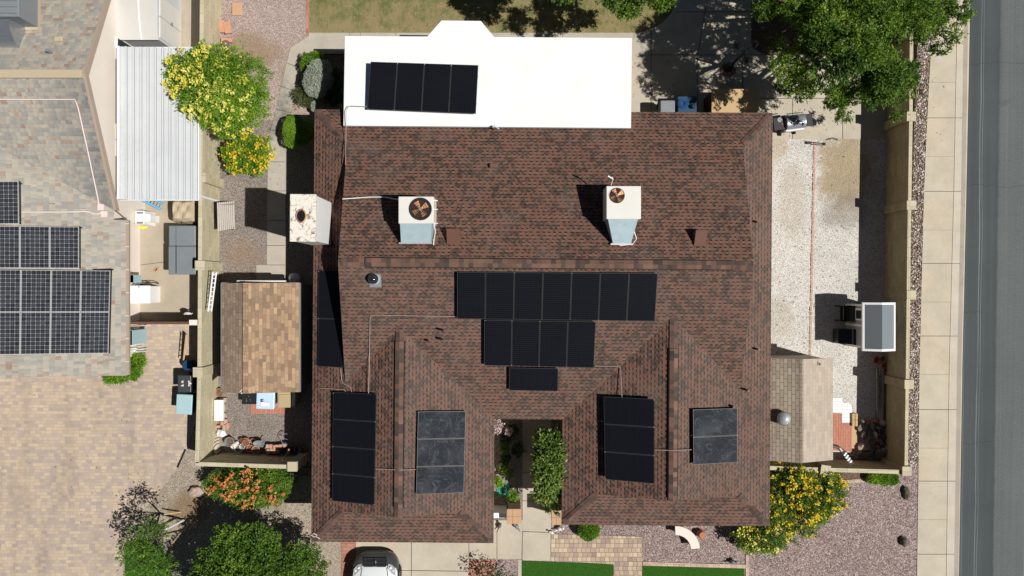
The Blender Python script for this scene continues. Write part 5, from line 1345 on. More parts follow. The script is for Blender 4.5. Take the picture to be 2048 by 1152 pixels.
m = MB(); m.obox(P(311, 540, .05), .09, .2, .05, -.6); m.obox(P(314, 538, .05), .05, .2, .05, -.6); thing("loose_brick", m, M['terra2'], "pair of loose orange bricks on the neighbour's patio", "brick")
m = MB(); m.tube([P(355, 935, .06), P(371, 899, .06)], .035, 6); thing("edging_board", m, M['black'], "thin dark board edging the neighbour's driveway corner", "board")

# ------------------------------------------------------------------ west side yard things
bn = empty("slatted_bench", P(450, 432), "weathered grey slatted board propped against the block wall", "bench")
rz = R(4); 
m = MB()
for k_ in range(9):
    a, b = P(434 + k_ * 3.9, 405 - k_ * .35 + 1, .55), P(434.5 + k_ * 3.9 + .6, 461 - k_ * .5, .55)
    zz = 1.15 - k_ * .125
    a.z = b.z = 0
    A, B = Vector((a.x, a.y, zz)), Vector((b.x, b.y, zz)); A = P(434 + k_ * 3.9, 405 - k_ * .35, zz); B = P(435.5 + k_ * 3.9, 462 - k_ * .6, zz)
    m.hexa([A + Vector((0, 0, -.03)), B + Vector((0, 0, -.03)), B + Vector((.052, 0, -.05)), A + Vector((.052, 0, -.05))], [A, B, B + Vector((.052, 0, -.02)), A + Vector((.052, 0, -.02))])
build("slats", m, M['greywood2'], bn)
m = MB(); m.hexa([P(434, 404, .95), P(436, 461, .95), P(468, 459, .0), P(467, 402, .0)], [P(434, 404, 1.06), P(436, 461, 1.06), P(468, 459, .03), P(467, 402, .03)]); build("backing_board", m, M['darkwood'], bn)
m = MB()
for y in (410, 457): m.tube([P(435, y, 1.1), P(467, y - 2, .12)], .03, 4)
build("cross_bar", m, M['darkwood'], bn)
m = MB(); q = P(584, 556, .55); m.lathe((q.x, q.y, 0), [(.12, 0), (.2, .08), (.2, .4), (.12, .5), (.05, .53), (.05, .6)], 20); thing("gas_bottle", m, M['whitepaint'], "rounded white gas bottle at the shed's back corner", "gas bottle", smooth=True)
rk = empty("red_rack", P(450, 562), "thin red metal rack in the shade behind the shed", "rack")
m = MB(); 
for x in (434, 452): m.tube([P(x, 548, .3), P(x, 566, .3)], .018, 5)
m.tube([P(434, 557, .3), P(452, 557, .3)], .018, 5); build("frame", m, M['brickred'], rk)
m = MB(); m.box(P(463, 0, .1).x, P(483, 0, .1).x, P(0, 30, .1).y, P(0, 4, .1).y, 0, .08); thing("stepping_stone", m, M['tan_top'], "rounded tan stepping stone on the pink gravel", "stone", bevel=.03)
for i, (x0, y0, x1, y1, rz, lab) in enumerate(((437, 39, 448, 64, .06, "upper left curved red tile against the block wall"), (447, 42, 461, 66, .18, "upper right curved red tile with a torn edge"), (441, 75, 463, 83, -.05, "low flat red tile above the two small lamps"))):
    a, b = P(x0, y0, .2), P(x1, y1, .2); m = MB(); m.obox(((a.x + b.x) / 2, (a.y + b.y) / 2, .12), b.x - a.x, a.y - b.y, .1, rz, Matrix.Rotation(.12, 3, 'Y')); thing("clay_tile", m, M['terra2'], lab, "tile", "red tiles against the block wall", bevel=.02)
for i, (x, y) in enumerate(((451, 87), (460, 103))):
    q = P(x, y, .3); root = empty("path_light", (q.x, q.y, 0), ["upper small brown path light on the bare soil", "lower small brown path light nearest the yellow tree"][i], "lamp", "small path lights")
    m = MB(); m.lathe((q.x, q.y, .12), [(.04, 0), (.16, .12), (.14, .2), (.03, .24)], 14); build("lamp_head", m, M['rock'], root, smooth=True)
    m = MB(); m.tube([(q.x, q.y, 0), (q.x, q.y, .2)], .015, 6); m.tube([(q.x, q.y, .15), (q.x - .75, q.y + .28, .05)], .012, 5); build("stake", m, M['blackmetal'], root)
# storage bins below the shed
sb_ = empty("storage_tote", P(497, 797), "black plastic tote with faint markings below the shed", "tote", "storage totes below the shed")
a, b = P(484, 778, .55), P(515, 808, .55); m = MB(); m.hexa([(a.x + .04, b.y + .04, 0), (b.x - .04, b.y + .04, 0), (b.x - .04, a.y, 0), (a.x + .04, a.y, 0)], [(a.x, b.y, .52), (b.x, b.y, .52), (b.x, a.y, .52), (a.x, a.y, .52)]); build("body", m, M['black'], sb_, bevel=.03)
m = MB(); m.obox(((a.x + b.x) / 2, (a.y + b.y) / 2, .54), b.x - a.x + .02, a.y - b.y + .02, .04); lo = build("lid", m, M['black'], sb_, bevel=.02)
m = MB()
for (x, y, w_, d_, t) in ((493, 798, 2, 1, 0), (493, 802, 2.4, 1.6, 0), (500, 799, 3, .7, .7), (501, 802, 2, .6, 0), (497.5, 792.5, 3.5, .8, -.7)): m.obox(P(x, y, .565), w_ * .02, d_ * .02, .004, t)
build("faded_marks", m, M['greypl'], lo)
ct = empty("storage_tote", P(532, 802), "milky blue clear tote with a white label below the shed", "tote", "storage totes below the shed")
a, b = P(513, 779, .62), P(549, 818, .62); m = MB(); m.hexa([(a.x + .07, b.y + .07, .03), (b.x - .07, b.y + .07, .03), (b.x - .07, a.y, .03), (a.x + .07, a.y, .03)], [(a.x + .02, b.y + .02, .6), (b.x - .02, b.y + .02, .6), (b.x - .02, a.y, .6), (a.x + .02, a.y, .6)]); build("body", m, M['clearblue'], ct, bevel=.04)
m = MB(); m.obox(((a.x + b.x) / 2, (a.y + b.y) / 2, .62), b.x - a.x, a.y - b.y, .05, -.04); lo = build("lid", m, M['clearblue'], ct, bevel=.045)
m = MB(); m.obox(P(530, 807, .66), .36, .2, .004); lb = build("label_sheet", m, M['whitepaint'], lo)
m = MB(); m.obox(P(524, 801, .666), .12, .12, .004); build("label_emblem", m, M['navyink'] if 'navyink' in M else M['bluepl'], lb)
m = MB(); m.obox(P(525, 800.5, .67), .06, .02, .004); build("label_emblem_mark", m, M['whitepaint'], lb)
m = MB()
for x in (529, 532, 535, 538): m.obox(P(x, 804, .666), .025, .04, .004)
build("label_text", m, M['black'], lb)
bt = empty("storage_tote", P(573, 798), "beige lidded tote at the right end below the shed", "tote", "storage totes below the shed")
a, b = P(555, 780, .7), P(590, 815, .7); m = MB(); m.hexa([(a.x + .05, b.y + .05, 0), (b.x - .05, b.y + .05, 0), (b.x - .05, a.y, 0), (a.x + .05, a.y, 0)], [(a.x, b.y, .64), (b.x, b.y, .64), (b.x, a.y, .64), (a.x, a.y, .64)]); build("body", m, M['beigepl'], bt, bevel=.04)
m = MB(); m.box(a.x - .01, b.x + .01, b.y - .01, a.y, .64, .7); lo = build("lid", m, M['beigepl'], bt, bevel=.03)
m = MB(); a2, b2 = P(557, 789, .72), P(581, 812, .72); m.box(a2.x, b2.x, b2.y, a2.y, .7, .725); build("lid_panel", m, M['beigepl'], lo, bevel=.012)
m = MB(); m.tube([P(587, 778, .72), P(588.5, 790, .72), P(587, 811, .72)], .045, 6); build("lid_edge", m, M['whitepaint'], lo)
# pots, stones, stacks
pot("round terracotta pot at the shed's lower left corner", 438, 785, .17, .25, M['terra'])
m = MB(); a, b = P(428, 800, .45), P(446, 842, .45); m.box(a.x, b.x, b.y, a.y, .3, .45); mt = thing("white_cooler", m, M['whitepaint'], "long white box against the block wall among bricks", "box", bevel=.02)
r = random.Random(12)
bl = [(446, 800, 14, 9, 0), (447, 815, 9, 12, .2), (448, 832, 12, 8, .5), (452, 843, 7, 10, 0), (445, 846, 6, 8, .1), (433, 853, 6, 5, 0), (438, 853, 5, 6, 0), (456, 851, 7, 12, .05), (449, 855, 6, 12, 0), (431, 859, 8, 5, .3), (428, 864, 7, 5, 0)]
lbl = ["tan paver behind the top end of the long white box", "small stone beside the middle of the long white box", "pale paver at the lower end of the long white box", "short orange brick just below the long white box", "square pink brick below the white box by the wall", "first of two small bricks against the wall cap", "second of two small bricks against the wall cap", "long orange brick at the gravel side of the brick heap", "long pink brick in the middle of the brick heap", "flat brick at the foot of the heap by the wall", "lowest brick of the heap beside the edging stack"]
for (x, y, w_, d_, t), l in zip(bl, lbl):
    m = MB(); m.obox(P(x, y, .08), w_ * .0205, d_ * .0205, .14, t); thing("loose_brick", m, [M['terra2'], M['pinkrock'], M['brickred']][int(r.random() * 2.4)] if x != 446 else M['beigepl'], l, "brick", "loose bricks along the block wall", bevel=.01)
m = MB(); m.rock((P(447, 865).x, P(447, 865).y, .15), .2, .17, .16, 8, rough=.35); thing("boulder", m, M['whitepaint'], "white painted rock above the curved edging stack", "rock", smooth=True)
def arcs(label, cx, cy, r0, n, a0, a1, mat, z=.0, dz=.09, dr=.11, group="stacks of scalloped edging"):
    root = empty("edging_stack", P(cx, cy), label, "edging", group)
    c_ = P(cx, cy)
    for k_ in range(n):
        rr = r0 - k_ * dr; m = MB(); prev = None; N_ = 10
        for i in range(N_):
            t0, t1 = a0 + (a1 - a0) * i / N_, a0 + (a1 - a0) * (i + 1) / N_
            q = lambda t, R_, zz: (c_.x + R_ * math.cos(t), c_.y + R_ * math.sin(t), zz)
            m.hexa([q(t0, rr - .052, z), q(t0, rr + .052, z), q(t1, rr + .052, z), q(t1, rr - .052, z)], [q(t0, rr - .052, z + .12 + k_ * dz), q(t0, rr + .052, z + .12 + k_ * dz), q(t1, rr + .052, z + .12 + k_ * dz), q(t1, rr - .052, z + .12 + k_ * dz)])
        build("edging_piece", m, mat, root)
arcs("grey tan stack of curved edging blocks in the wall corner", 449, 896, .56, 4, R(110), R(225), M['pinkgrey'] if 'pinkgrey' in M else M['concn'])
pot("dark grey round pot beside the curved edging stack", 458, 884, .2, .35, M['greypl'])
pot("white rimmed terracotta pot tipped beside the dark pot", 472, 887, .13, .3, M['offwhite'], tip=(.5, -.6))
pot("terracotta pot behind the white rimmed pot", 478, 881, .15, .35, M['terra'], tip=(.3, .9))
pot("largest upturned terracotta pot in the corner row", 491, 884, .17, .28, M['terra2'])
pot("small terracotta pot right of the upturned one", 505, 882, .1, .2, M['terra2'])
pot("pale green glazed pot in front of the terracotta row", 476, 898, .17, .25, M['lightblue'])
pot("cream pot beside the pale green pot near the wall", 484, 893, .12, .25, M['offwhite'])
pot("terracotta bowl under the dark oval tray", 500, 897, .16, .22, M['terra'])
pot("broken red clay pot piece near the dark oval tray", 511, 901, .16, .16, M['terra2'], tip=(-.4, .3))
m = MB(); q = P(518, 887, .4); m.lathe((q.x, q.y, .36), [(.02, 0), (.2, .02), (.24, .07), (.22, .07), (.18, .04), (.01, .03)], 20, sx=1, sy=.55); m.tube([q + Vector((.22, .05, .04)), q + Vector((.33, .18, .1))], .02, 5); thing("wheelbarrow_tray", m, M['greypl'], "dark oval metal tray lying over the clay pots", "tray", smooth=True)
r = random.Random(4)
names = ["first", "second", "third", "fourth", "fifth", "sixth", "seventh", "eighth", "ninth"]
for i in range(9):
    x = 536 + (i % 5) * 6.5 + r.uniform(-1, 1); y = 893 + (i // 5) * 8 + r.uniform(-1, 1)
    m = MB(); m.obox(P(x, y, .3), .12, .16, .12, r.uniform(-.3, .3)); m.obox(P(x, y + 1, .12), .14, .18, .24, 0)
    thing("loose_brick", m, M['terra2'] if i % 3 else M['pinkrock'], "%s brick from the left in the %s row of the pile by the gate" % (names[i % 5], "front" if i > 4 else "back"), "brick", "loose bricks along the block wall", bevel=.008)
m = MB(); q = P(568, 891, .3); m.rock((q.x, q.y, .22), .13, .12, .12, 3, rough=.4); thing("boulder", m, M['pinkrock'], "small knobbly tan rock at the right end of the brick pile", "rock", smooth=True)
wr = empty("wire_stand", P(572, 878), "thin wire hoop stand half in the house shadow", "stand")
m = MB(); q = P(574, 877, .3); m.tube([q + Vector((.22 * math.cos(t * .524), .22 * math.sin(t * .524), .1)) for t in range(12)], .014, 5, closed=True); m.tube([q + Vector((-.2, .05, .1)), q + Vector((.2, -.05, .12))], .012, 5)
for t in (0, 2.1, 4.2): m.tube([q + Vector((.22 * math.cos(t), .22 * math.sin(t), .1)), q + Vector((.2 * math.cos(t), .2 * math.sin(t), -.3))], .012, 5)
build("hoop", m, M['greypl'], wr)
for i, (x, y, mt, l) in enumerate(((586, 900, M['bluepl'], "blue pot in the dark corner beside the gate"), (594, 899, M['leafpot'] if 'leafpot' in M else M['greypl'], "grey pot in the dark corner beside the gate"), (604, 902, M['terra'], "red clay pot in the dark corner beside the gate"))): pot(l, x, y, .14, .3, mt)
m = MB(); m.tube([P(566, 922, 1.3), P(580, 897, .4)], .022, 6); m.obox(P(577, 903, .6), .09, .22, .03, -.5); thing("broom", m, M['wood'], "wooden handled tool leaning on the short block wall", "tool")

# ------------------------------------------------------------------ east side yard things
for i, (x, y, r_, mt, l) in enumerate(((1754, 720, .15, M['terra'], "left terracotta pot in the shade below the playhouse"), (1767, 718, .14, M['terra2'], "pale clay pot right of the left one below the playhouse"), (1769, 732, .14, M['terra'], "bright orange clay pot in the lower shade"), (1771, 740, .1, M['terra'], "smallest clay pot touching the wall shade"))): pot(l, x, y, r_, .28, mt)
for i, (x, y, L_, w_, t) in enumerate(((1757, 800, 2.1, .1, 0), (1761, 815, 1.9, .1, .01), (1765, 790, 2.3, .09, -.01), (1769, 785, 1.6, .09, 0), (1772, 812, 1.2, .1, .0), (1755, 775, 1.6, .08, .01))):
    m = MB(); q = P(x, y, .1 + .05 * (i % 3)); m.obox(q, w_, L_, .08, t); thing("timber_plank", m, M['greywood'], names[i] + " weathered plank from the pile beside the long wall", "plank", "planks stacked along the long wall", bevel=.006)
rp = [(1727, 855, 22, 16), (1727, 868, 12, 20), (1733, 872, 8, 14), (1728, 893, 26, 17), (1725, 842, 16, 8), (1742, 852, 10, 20), (1751, 842, 16, 10), (1764, 845, 18, 14), (1754, 856, 10, 10), (1763, 858, 9, 9), (1772, 860, 14, 9), (1748, 868, 6, 18), (1757, 867, 9, 16), (1767, 872, 12, 10), (1756, 879, 14, 6), (1773, 874, 8, 16), (1762, 885, 9, 8), (1772, 887, 9, 9), (1755, 892, 12, 9), (1766, 900, 14, 12), (1774, 896, 6, 10), (1744, 885, 8, 12), (1735, 845, 12, 9)]
adj = ["broad dark", "flat", "narrow", "large squared", "long thin", "upright", "reddish", "chunky red", "small round", "small grey", "leaning", "slim", "knobbly", "rounded", "low flat", "tall", "stubby", "plain", "wide", "big grey", "edge", "stray", "topmost"]
for i, (x, y, w_, d_) in enumerate(rp):
    q = P(x, y, .12); m = MB(); m.rock((q.x, q.y, .12 + (i % 3) * .05), w_ * .0105, d_ * .0105, .11 + (i % 2) * .04, i, 10, .3, r.uniform(-.3, .3))
    row = "in the rubble heap beside the long wall" if x > 1740 else "beside the tan pavers"
    thing("stone_slab", m, [M['greyrock'], M['pinkrock'], M['brickred'], M['rock']][(i * 7) % 4], "%s stone %s" % (adj[i], row), "rock", "stones heaped beside the long wall", smooth=(i % 2 == 0))
arcs("left stack of dark curved edging at the wall's foot", 1726, 885, .62, 3, R(235), R(305), M['greyrock']); arcs("right stack of dark curved edging at the wall's foot", 1758, 884, .66, 4, R(240), R(300), M['greyrock'])
ft = empty("leaning_bike_rack", P(1688, 915), "white frame leaning across the corner behind the cream shed", "frame")
m = MB(); m.tube([P(1664, 893, .5), P(1680, 897, .9), P(1694, 915, 1.0), P(1705, 930, 1.0)], [.05, .04, .06, .05], 8); build("bar", m, M['offwhite'], ft, smooth=True)
m = MB()
for k_ in range(5): q = P(1690 + k_ * 3.5, 908 + k_ * 5.2, 1.05); m.obox(q, .16, .05, .08, .9)
m.obox(P(1705, 931, 1.05), .22, .09, .09, .1); build("slat", m, M['whitepaint'], ft)
m = MB(); m.tube([P(1662, 890, .02), P(1675, 893, .1), P(1688, 903, .1), P(1700, 912, .02)], .06, 6); thing("folded_tarp", m, M['darkwood'], "dark folded strip lying along the red pavers' lower edge", "tarp")
for i, (x, y) in enumerate(((1706, 833), (1712, 833), (1706, 846), (1712, 846), (1702, 912), (1709, 914))):
    m = MB(); m.obox(P(x, y, .1), .1, .26, .1, 0 if i < 4 else 1.4); thing("loose_brick", m, M['tanbox'] if i < 4 else M['pinkrock'], ["left of the upper pair of tan bricks by the red pavers", "right of the upper pair of tan bricks by the red pavers", "left of the lower pair of tan bricks by the red pavers", "right of the lower pair of tan bricks by the red pavers", "left pink brick beside the white leaning frame", "right pink brick beside the white leaning frame"][i], "brick", "loose bricks by the red pavers", bevel=.008)

# ------------------------------------------------------------------ front yard things
for (x0, y0, x1, y1, z_, l) in ((1014, 1018, 1043, 1048, 1.5, "left tan capped entry pillar by the courtyard"), (1103, 1021, 1128, 1050, 1.45, "right tan capped entry pillar with a small ornament")):
    a, b = P(x0, y0, z_), P(x1, y1, z_); root = empty("entry_pillar", ((a.x + b.x) / 2, (a.y + b.y) / 2, 0), l, "pillar", "entry pillars")
    m = MB(); m.box(a.x + .04, b.x - .04, b.y + .04, a.y - .04, 0, z_ - .06); build("shaft", m, M['stucco'], root)
    m = MB(); m.box(a.x, b.x, b.y, a.y, z_ - .06, z_); cp_ = build("cap_stone", m, M['tan_top'], root, bevel=.012)
    m = MB(); cx_, cy_ = (a.x + b.x) / 2 - .06, (a.y + b.y) / 2; m.box(cx_ - .004, cx_ + .004, b.y + .01, a.y - .01, z_, z_ + .003); m.box(a.x + .01, b.x - .01, cy_ - .004, cy_ + .004, z_, z_ + .003); build("cap_joint", m, M['joint'], cp_)
m = MB(); a, b = P(985, 1026, 1.0), P(1013, 1036, 1.0); m.box(a.x - .3, b.x, b.y, a.y, 0, 1.0); thing("low_wall", m, M['whitepaint'], "short white low wall left of the left entry pillar", "wall")
m = MB(); q = P(1118, 1030, 1.6); m.lathe((q.x, q.y, 1.45), [(.05, 0), (.07, .1), (.03, .22)], 10); m.tube([q + Vector((-.08, .06, .02)), q + Vector((.04, -.04, .1))], .03, 6); thing("ornament", m, M['greypl'], "small grey ornament on top of the right entry pillar", "ornament", smooth=True)
def animal_stat(label, px, py, mat, s_=1.0, rz=0):
    q = P(px, py); root = empty("garden_ornament", q, label, "ornament", "small garden ornaments")
    m = MB(); m.rock((q.x, q.y, .12 * s_), .1 * s_, .07 * s_, .11 * s_, 2, 12, .1, rz); build("body", m, mat, root, smooth=True)
    d = Vector((math.cos(rz), math.sin(rz), 0)); h = q + d * .11 * s_
    m = MB(); m.rock((h.x, h.y, .22 * s_), .05 * s_, .045 * s_, .05 * s_, 5, 10, .1); build("head", m, mat, root, smooth=True)
    m = MB(); t = q - d * .1 * s_; m.tube([(t.x, t.y, .12 * s_), (t.x - d.x * .12 * s_, t.y - d.y * .12 * s_, .2 * s_)], [.03 * s_, .01], 6); build("tail", m, mat, root)
animal_stat("dark and white bird ornament on the walkway joint", 1103, 1063, M['offwhite'], .9, 2.6)
animal_stat("white bird ornament on gravel below the right entry pillar", 1119, 1055, M['whitepaint'], 1.2, .4)
animal_stat("grey figure on gravel below the left entry pillar", 1033, 1050, M['greypl'], 1.2, 2.2)
animal_stat("brown figure on gravel below the short white wall", 999, 1049, M['rock'], 1.1, 1.2)
animal_stat("grey and white ornament on gravel near the turf border", 1463, 1121, M['greypl'], 1.2, .3)
# curved white bench
cbn = empty("curved_bench", P(1380, 1075), "curved white stone bench tucked under the front eave", "bench")
m = MB(); c_ = P(1352, 1100, .45); n_ = 10
q = lambda t, R_, zz: Vector((c_.x + R_ * math.cos(t), c_.y + R_ * math.sin(t), zz))
for i in range(n_):
    t0, t1 = R(4) + R(88) * i / n_, R(4) + R(88) * (i + 1) / n_
    m.hexa([q(t0, .62, .38), q(t0, .98, .38), q(t1, .98, .38), q(t1, .62, .38)], [q(t0, .62, .46), q(t0, .98, .46), q(t1, .98, .46), q(t1, .62, .46)])
build("seat", m, M['offw2'] if 'offw2' in M else M['nstucco'], cbn)
for t in (R(14), R(82)): m = MB(); p = q(t, .8, .19); m.obox(p, .3, .12, .38, t); build("leg", m, M['nstucco'], cbn)
m = MB(); q_ = P(1404, 1070, .3); m.lathe((q_.x, q_.y, 0), [(.09, 0), (.15, .1), (.16, .2), (.1, .32), (.12, .36)], 16, sy=1.1); thing("clay_urn", m, M['terra'], "orange clay urn beside the curved white bench", "urn", smooth=True)
for (x, y, rx, ry, rz_, t, mt, l) in ((1811, 985, .14, .28, .15, .1, M['rock'], "long brown boulder on the pink gravel near the sidewalk"), (1806, 1081, .18, .2, .16, 0, M['rock'], "round dark boulder low on the pink gravel near the sidewalk"), (394, 982, .27, .24, .2, .3, M['pinkrock'], "pale pink boulder on tan gravel near the orange shrub")):
    m = MB(); q = P(x, y); m.rock((q.x, q.y, rz_ * .5), rx, ry, rz_, int(x), 16, .25, t); thing("boulder", m, mt, l, "rock", "landscape boulders", smooth=True)
# garden hose coil
hs = MB(); q = P(1007, 980)
pts = []
for k_ in range(120):
    t = k_ * .32; rr = .27 - .0014 * k_ + .012 * math.sin(t * 2.3); pts.append((q.x + rr * math.cos(t) * 1.0, q.y + rr * math.sin(t), .045 + .0006 * k_ + .01 * math.sin(t * 1.7)))
hs.tube(pts, .014, 6); thing("garden_hose", hs, M['teal'], "green garden hose coiled on gravel in the entry courtyard", "hose", smooth=True)
m = MB(); q = P(995, 955, .2); m.rock((q.x, q.y, .15), .18, .16, .2, 9, 12, .4); thing("boulder", m, M['pinkrock'], "pale rock above the coiled green hose in the courtyard", "rock", "landscape boulders", smooth=True)
# tree stakes
for i, (A, B, mt, l) in enumerate((((368, 1040, .05), (333, 1058, 1.2), M['whitepaint'], "white painted post leaning beside the young tree"), ((362, 1024, .04), (328, 1029, .5), M['wood'], "upper wooden stake of the young tree"), ((366, 1060, .05), (342, 1090, .9), M['wood'], "lower wooden stake of the young tree"))):
    m = MB(); m.tube([P(*A), P(*B)], .045 if i == 0 else .03, 6); thing("tree_stake", m, mt, l, "stake", "stakes around the young tree")

# ------------------------------------------------------------------ the car in the drive
car = empty("parked_car", P(750, 1250), "silver white car nosing in under the garage eave", "car")
cx = P(750, 1120, .8).x; yf = P(0, 1106, .55).y
def loft(st, name, mat, parent, smooth=True, cap=True):
    m = MB(); n_ = len(st[0][1]); vs = []
    for y, prof in st:
        for x, z in prof: vs.append((cx + x, yf - y, z))
    fs = []
    for i in range(len(st) - 1):
        for k_ in range(n_ - 1): fs.append([i * n_ + k_, i * n_ + k_ + 1, (i + 1) * n_ + k_ + 1, (i + 1) * n_ + k_])
    if cap: fs.append(list(range(n_))); fs.append(list(range((len(st) - 1) * n_, len(st) * n_))[::-1])
    m.add(vs, fs); return build(name, m, mat, parent, smooth=smooth)
def prof(w, z0, zs, zt, crown=.05):
    return [(-w * .93, z0), (-w, z0 + .15), (-w, zs - .08), (-w * .97, zs), (-w * .8, zt), (-w * .4, zt + crown * .8), (0, zt + crown), (w * .4, zt + crown * .8), (w * .8, zt), (w * .97, zs), (w, zs - .08), (w, z0 + .15), (w * .93, z0)]
loft([(.42, prof(.8, .35, .72, .8)), (.5, prof(.86, .28, .76, .84)), (.7, prof(.9, .25, .8, .87)), (1.2, prof(.93, .25, .9, .95)), (1.45, prof(.93, .25, .93, .98)), (4.3, prof(.93, .25, .95, 1.0)), (4.75, prof(.85, .3, .9, .95))], "body", M['carpaint'], car)
loft([(.0, prof(.45, .3, .46, .5, .01)), (.05, prof(.64, .25, .52, .56, .01)), (.14, prof(.78, .22, .58, .64, .01)), (.28, prof(.87, .22, .68, .74, .01)), (.44, prof(.92, .22, .76, .82, .01)), (.75, prof(.935, .22, .7, .74, .01))], "bumper", M['spa2'] if 'spa2' in M else M['bumpergrey'] if 'bumpergrey' in M else M['spa'], car)
loft([(1.3, prof(.8, .9, .95, .98)), (1.95, prof(.72, .9, 1.3, 1.4)), (2.6, prof(.7, .9, 1.38, 1.48)), (3.8, prof(.68, .9, 1.35, 1.45)), (4.6, prof(.7, .85, .95, 1.0))], "cabin_glass", M['glass'], car)
loft([(1.97, prof(.62, 1.38, 1.42, 1.43)), (2.6, prof(.64, 1.4, 1.48, 1.5)), (3.8, prof(.62, 1.38, 1.45, 1.47))], "car_roof", M['carpaint'], car)
m = MB(); m.hexa([(cx - .42, yf - .44, .6), (cx + .42, yf - .44, .6), (cx + .42, yf - .17, .55), (cx - .42, yf - .17, .55)], [(cx - .44, yf - .44, .83), (cx + .44, yf - .44, .83), (cx + .47, yf - .16, .7), (cx - .47, yf - .16, .7)]); gl = build("grille", m, M['black'], car)
m = MB(); ff = lambda x, y: (cx + x, yf - y, .83 - (.44 - y) * .46 + .012)
for (a_, b_) in (((-.46, .16), (.46, .16)), ((-.44, .44), (.44, .44)), ((-.45, .3), (.45, .3)), ((0, .16), (0, .44)), ((-.46, .16), (-.44, .44)), ((.46, .16), (.44, .44))): m.tube([ff(*a_), ff(*b_)], .022 if a_[0] or b_[0] else .04, 6)
build("grille_bar", m, M['chrome'], gl)
m = MB(); p = ff(0, .28); m.obox((p[0], p[1], p[2] + .02), .09, .12, .03); build("badge", m, M['chrome'], gl, bevel=.015)
for sx in (-1, 1):
    m = MB(); vs = [(.54, .33, .8), (.7, .38, .81), (.84, .52, .86), (.87, .78, .93), (.72, .7, .93), (.54, .5, .9)]
    vv = [(cx + sx * x, yf - y, z + .012) for x, y, z in vs]; m.add(vv, [list(range(6)) if sx < 0 else list(range(6))[::-1]]); hl = build("headlight", m, M['lamp'], car)
    for (x, y) in ((.64, .48), (.76, .6)): m = MB(); m.lathe((cx + sx * x, yf - y, .86), [(.001, .05), (.04, .045), (.055, .01)], 12, cap=False); build("bulb_reflector", m, M['whitepaint'], hl, smooth=True)
    m = MB(); m.tube([(cx + sx * .5, yf - .46, .9), (cx + sx * .62, yf - 1.3, .985)], .008, 4); build("bonnet_seam", m, M['black'], car)
    m = MB(); m.obox((cx + sx * 1.02, yf - 1.75, 1.02), .2, .1, .14); build("wing_mirror", m, M['carpaint'], car, bevel=.03)
    for y in (.95, 3.7):
        m = MB(); m.lathe((0, 0, 0), [(.2, -.1), (.32, -.1), (.34, -.07), (.34, .07), (.32, .1), (.2, .1)], 24, cap=False)
        m.v = [Vector((cx + sx * .86 + v.z, yf - y + v.y, .34 + v.x)) for v in m.v]; wo = build("wheel", m, M['rubber'], car, smooth=True)
        m = MB(); m.lathe((0, 0, 0), [(.001, .06), (.2, .08), (.2, -.08), (.001, -.08)], 16, cap=False); m.v = [Vector((cx + sx * .86 + v.z, yf - y + v.y, .34 + v.x)) for v in m.v]; build("rim", m, M['chrome'], wo)
    m = MB(); m.tube([(cx + sx * .935, yf - .95 + .4 * math.cos(t * .314), .34 + .4 * math.sin(t * .314)) for t in range(11)], .03, 6); build("wheel_arch", m, M['black'], car)

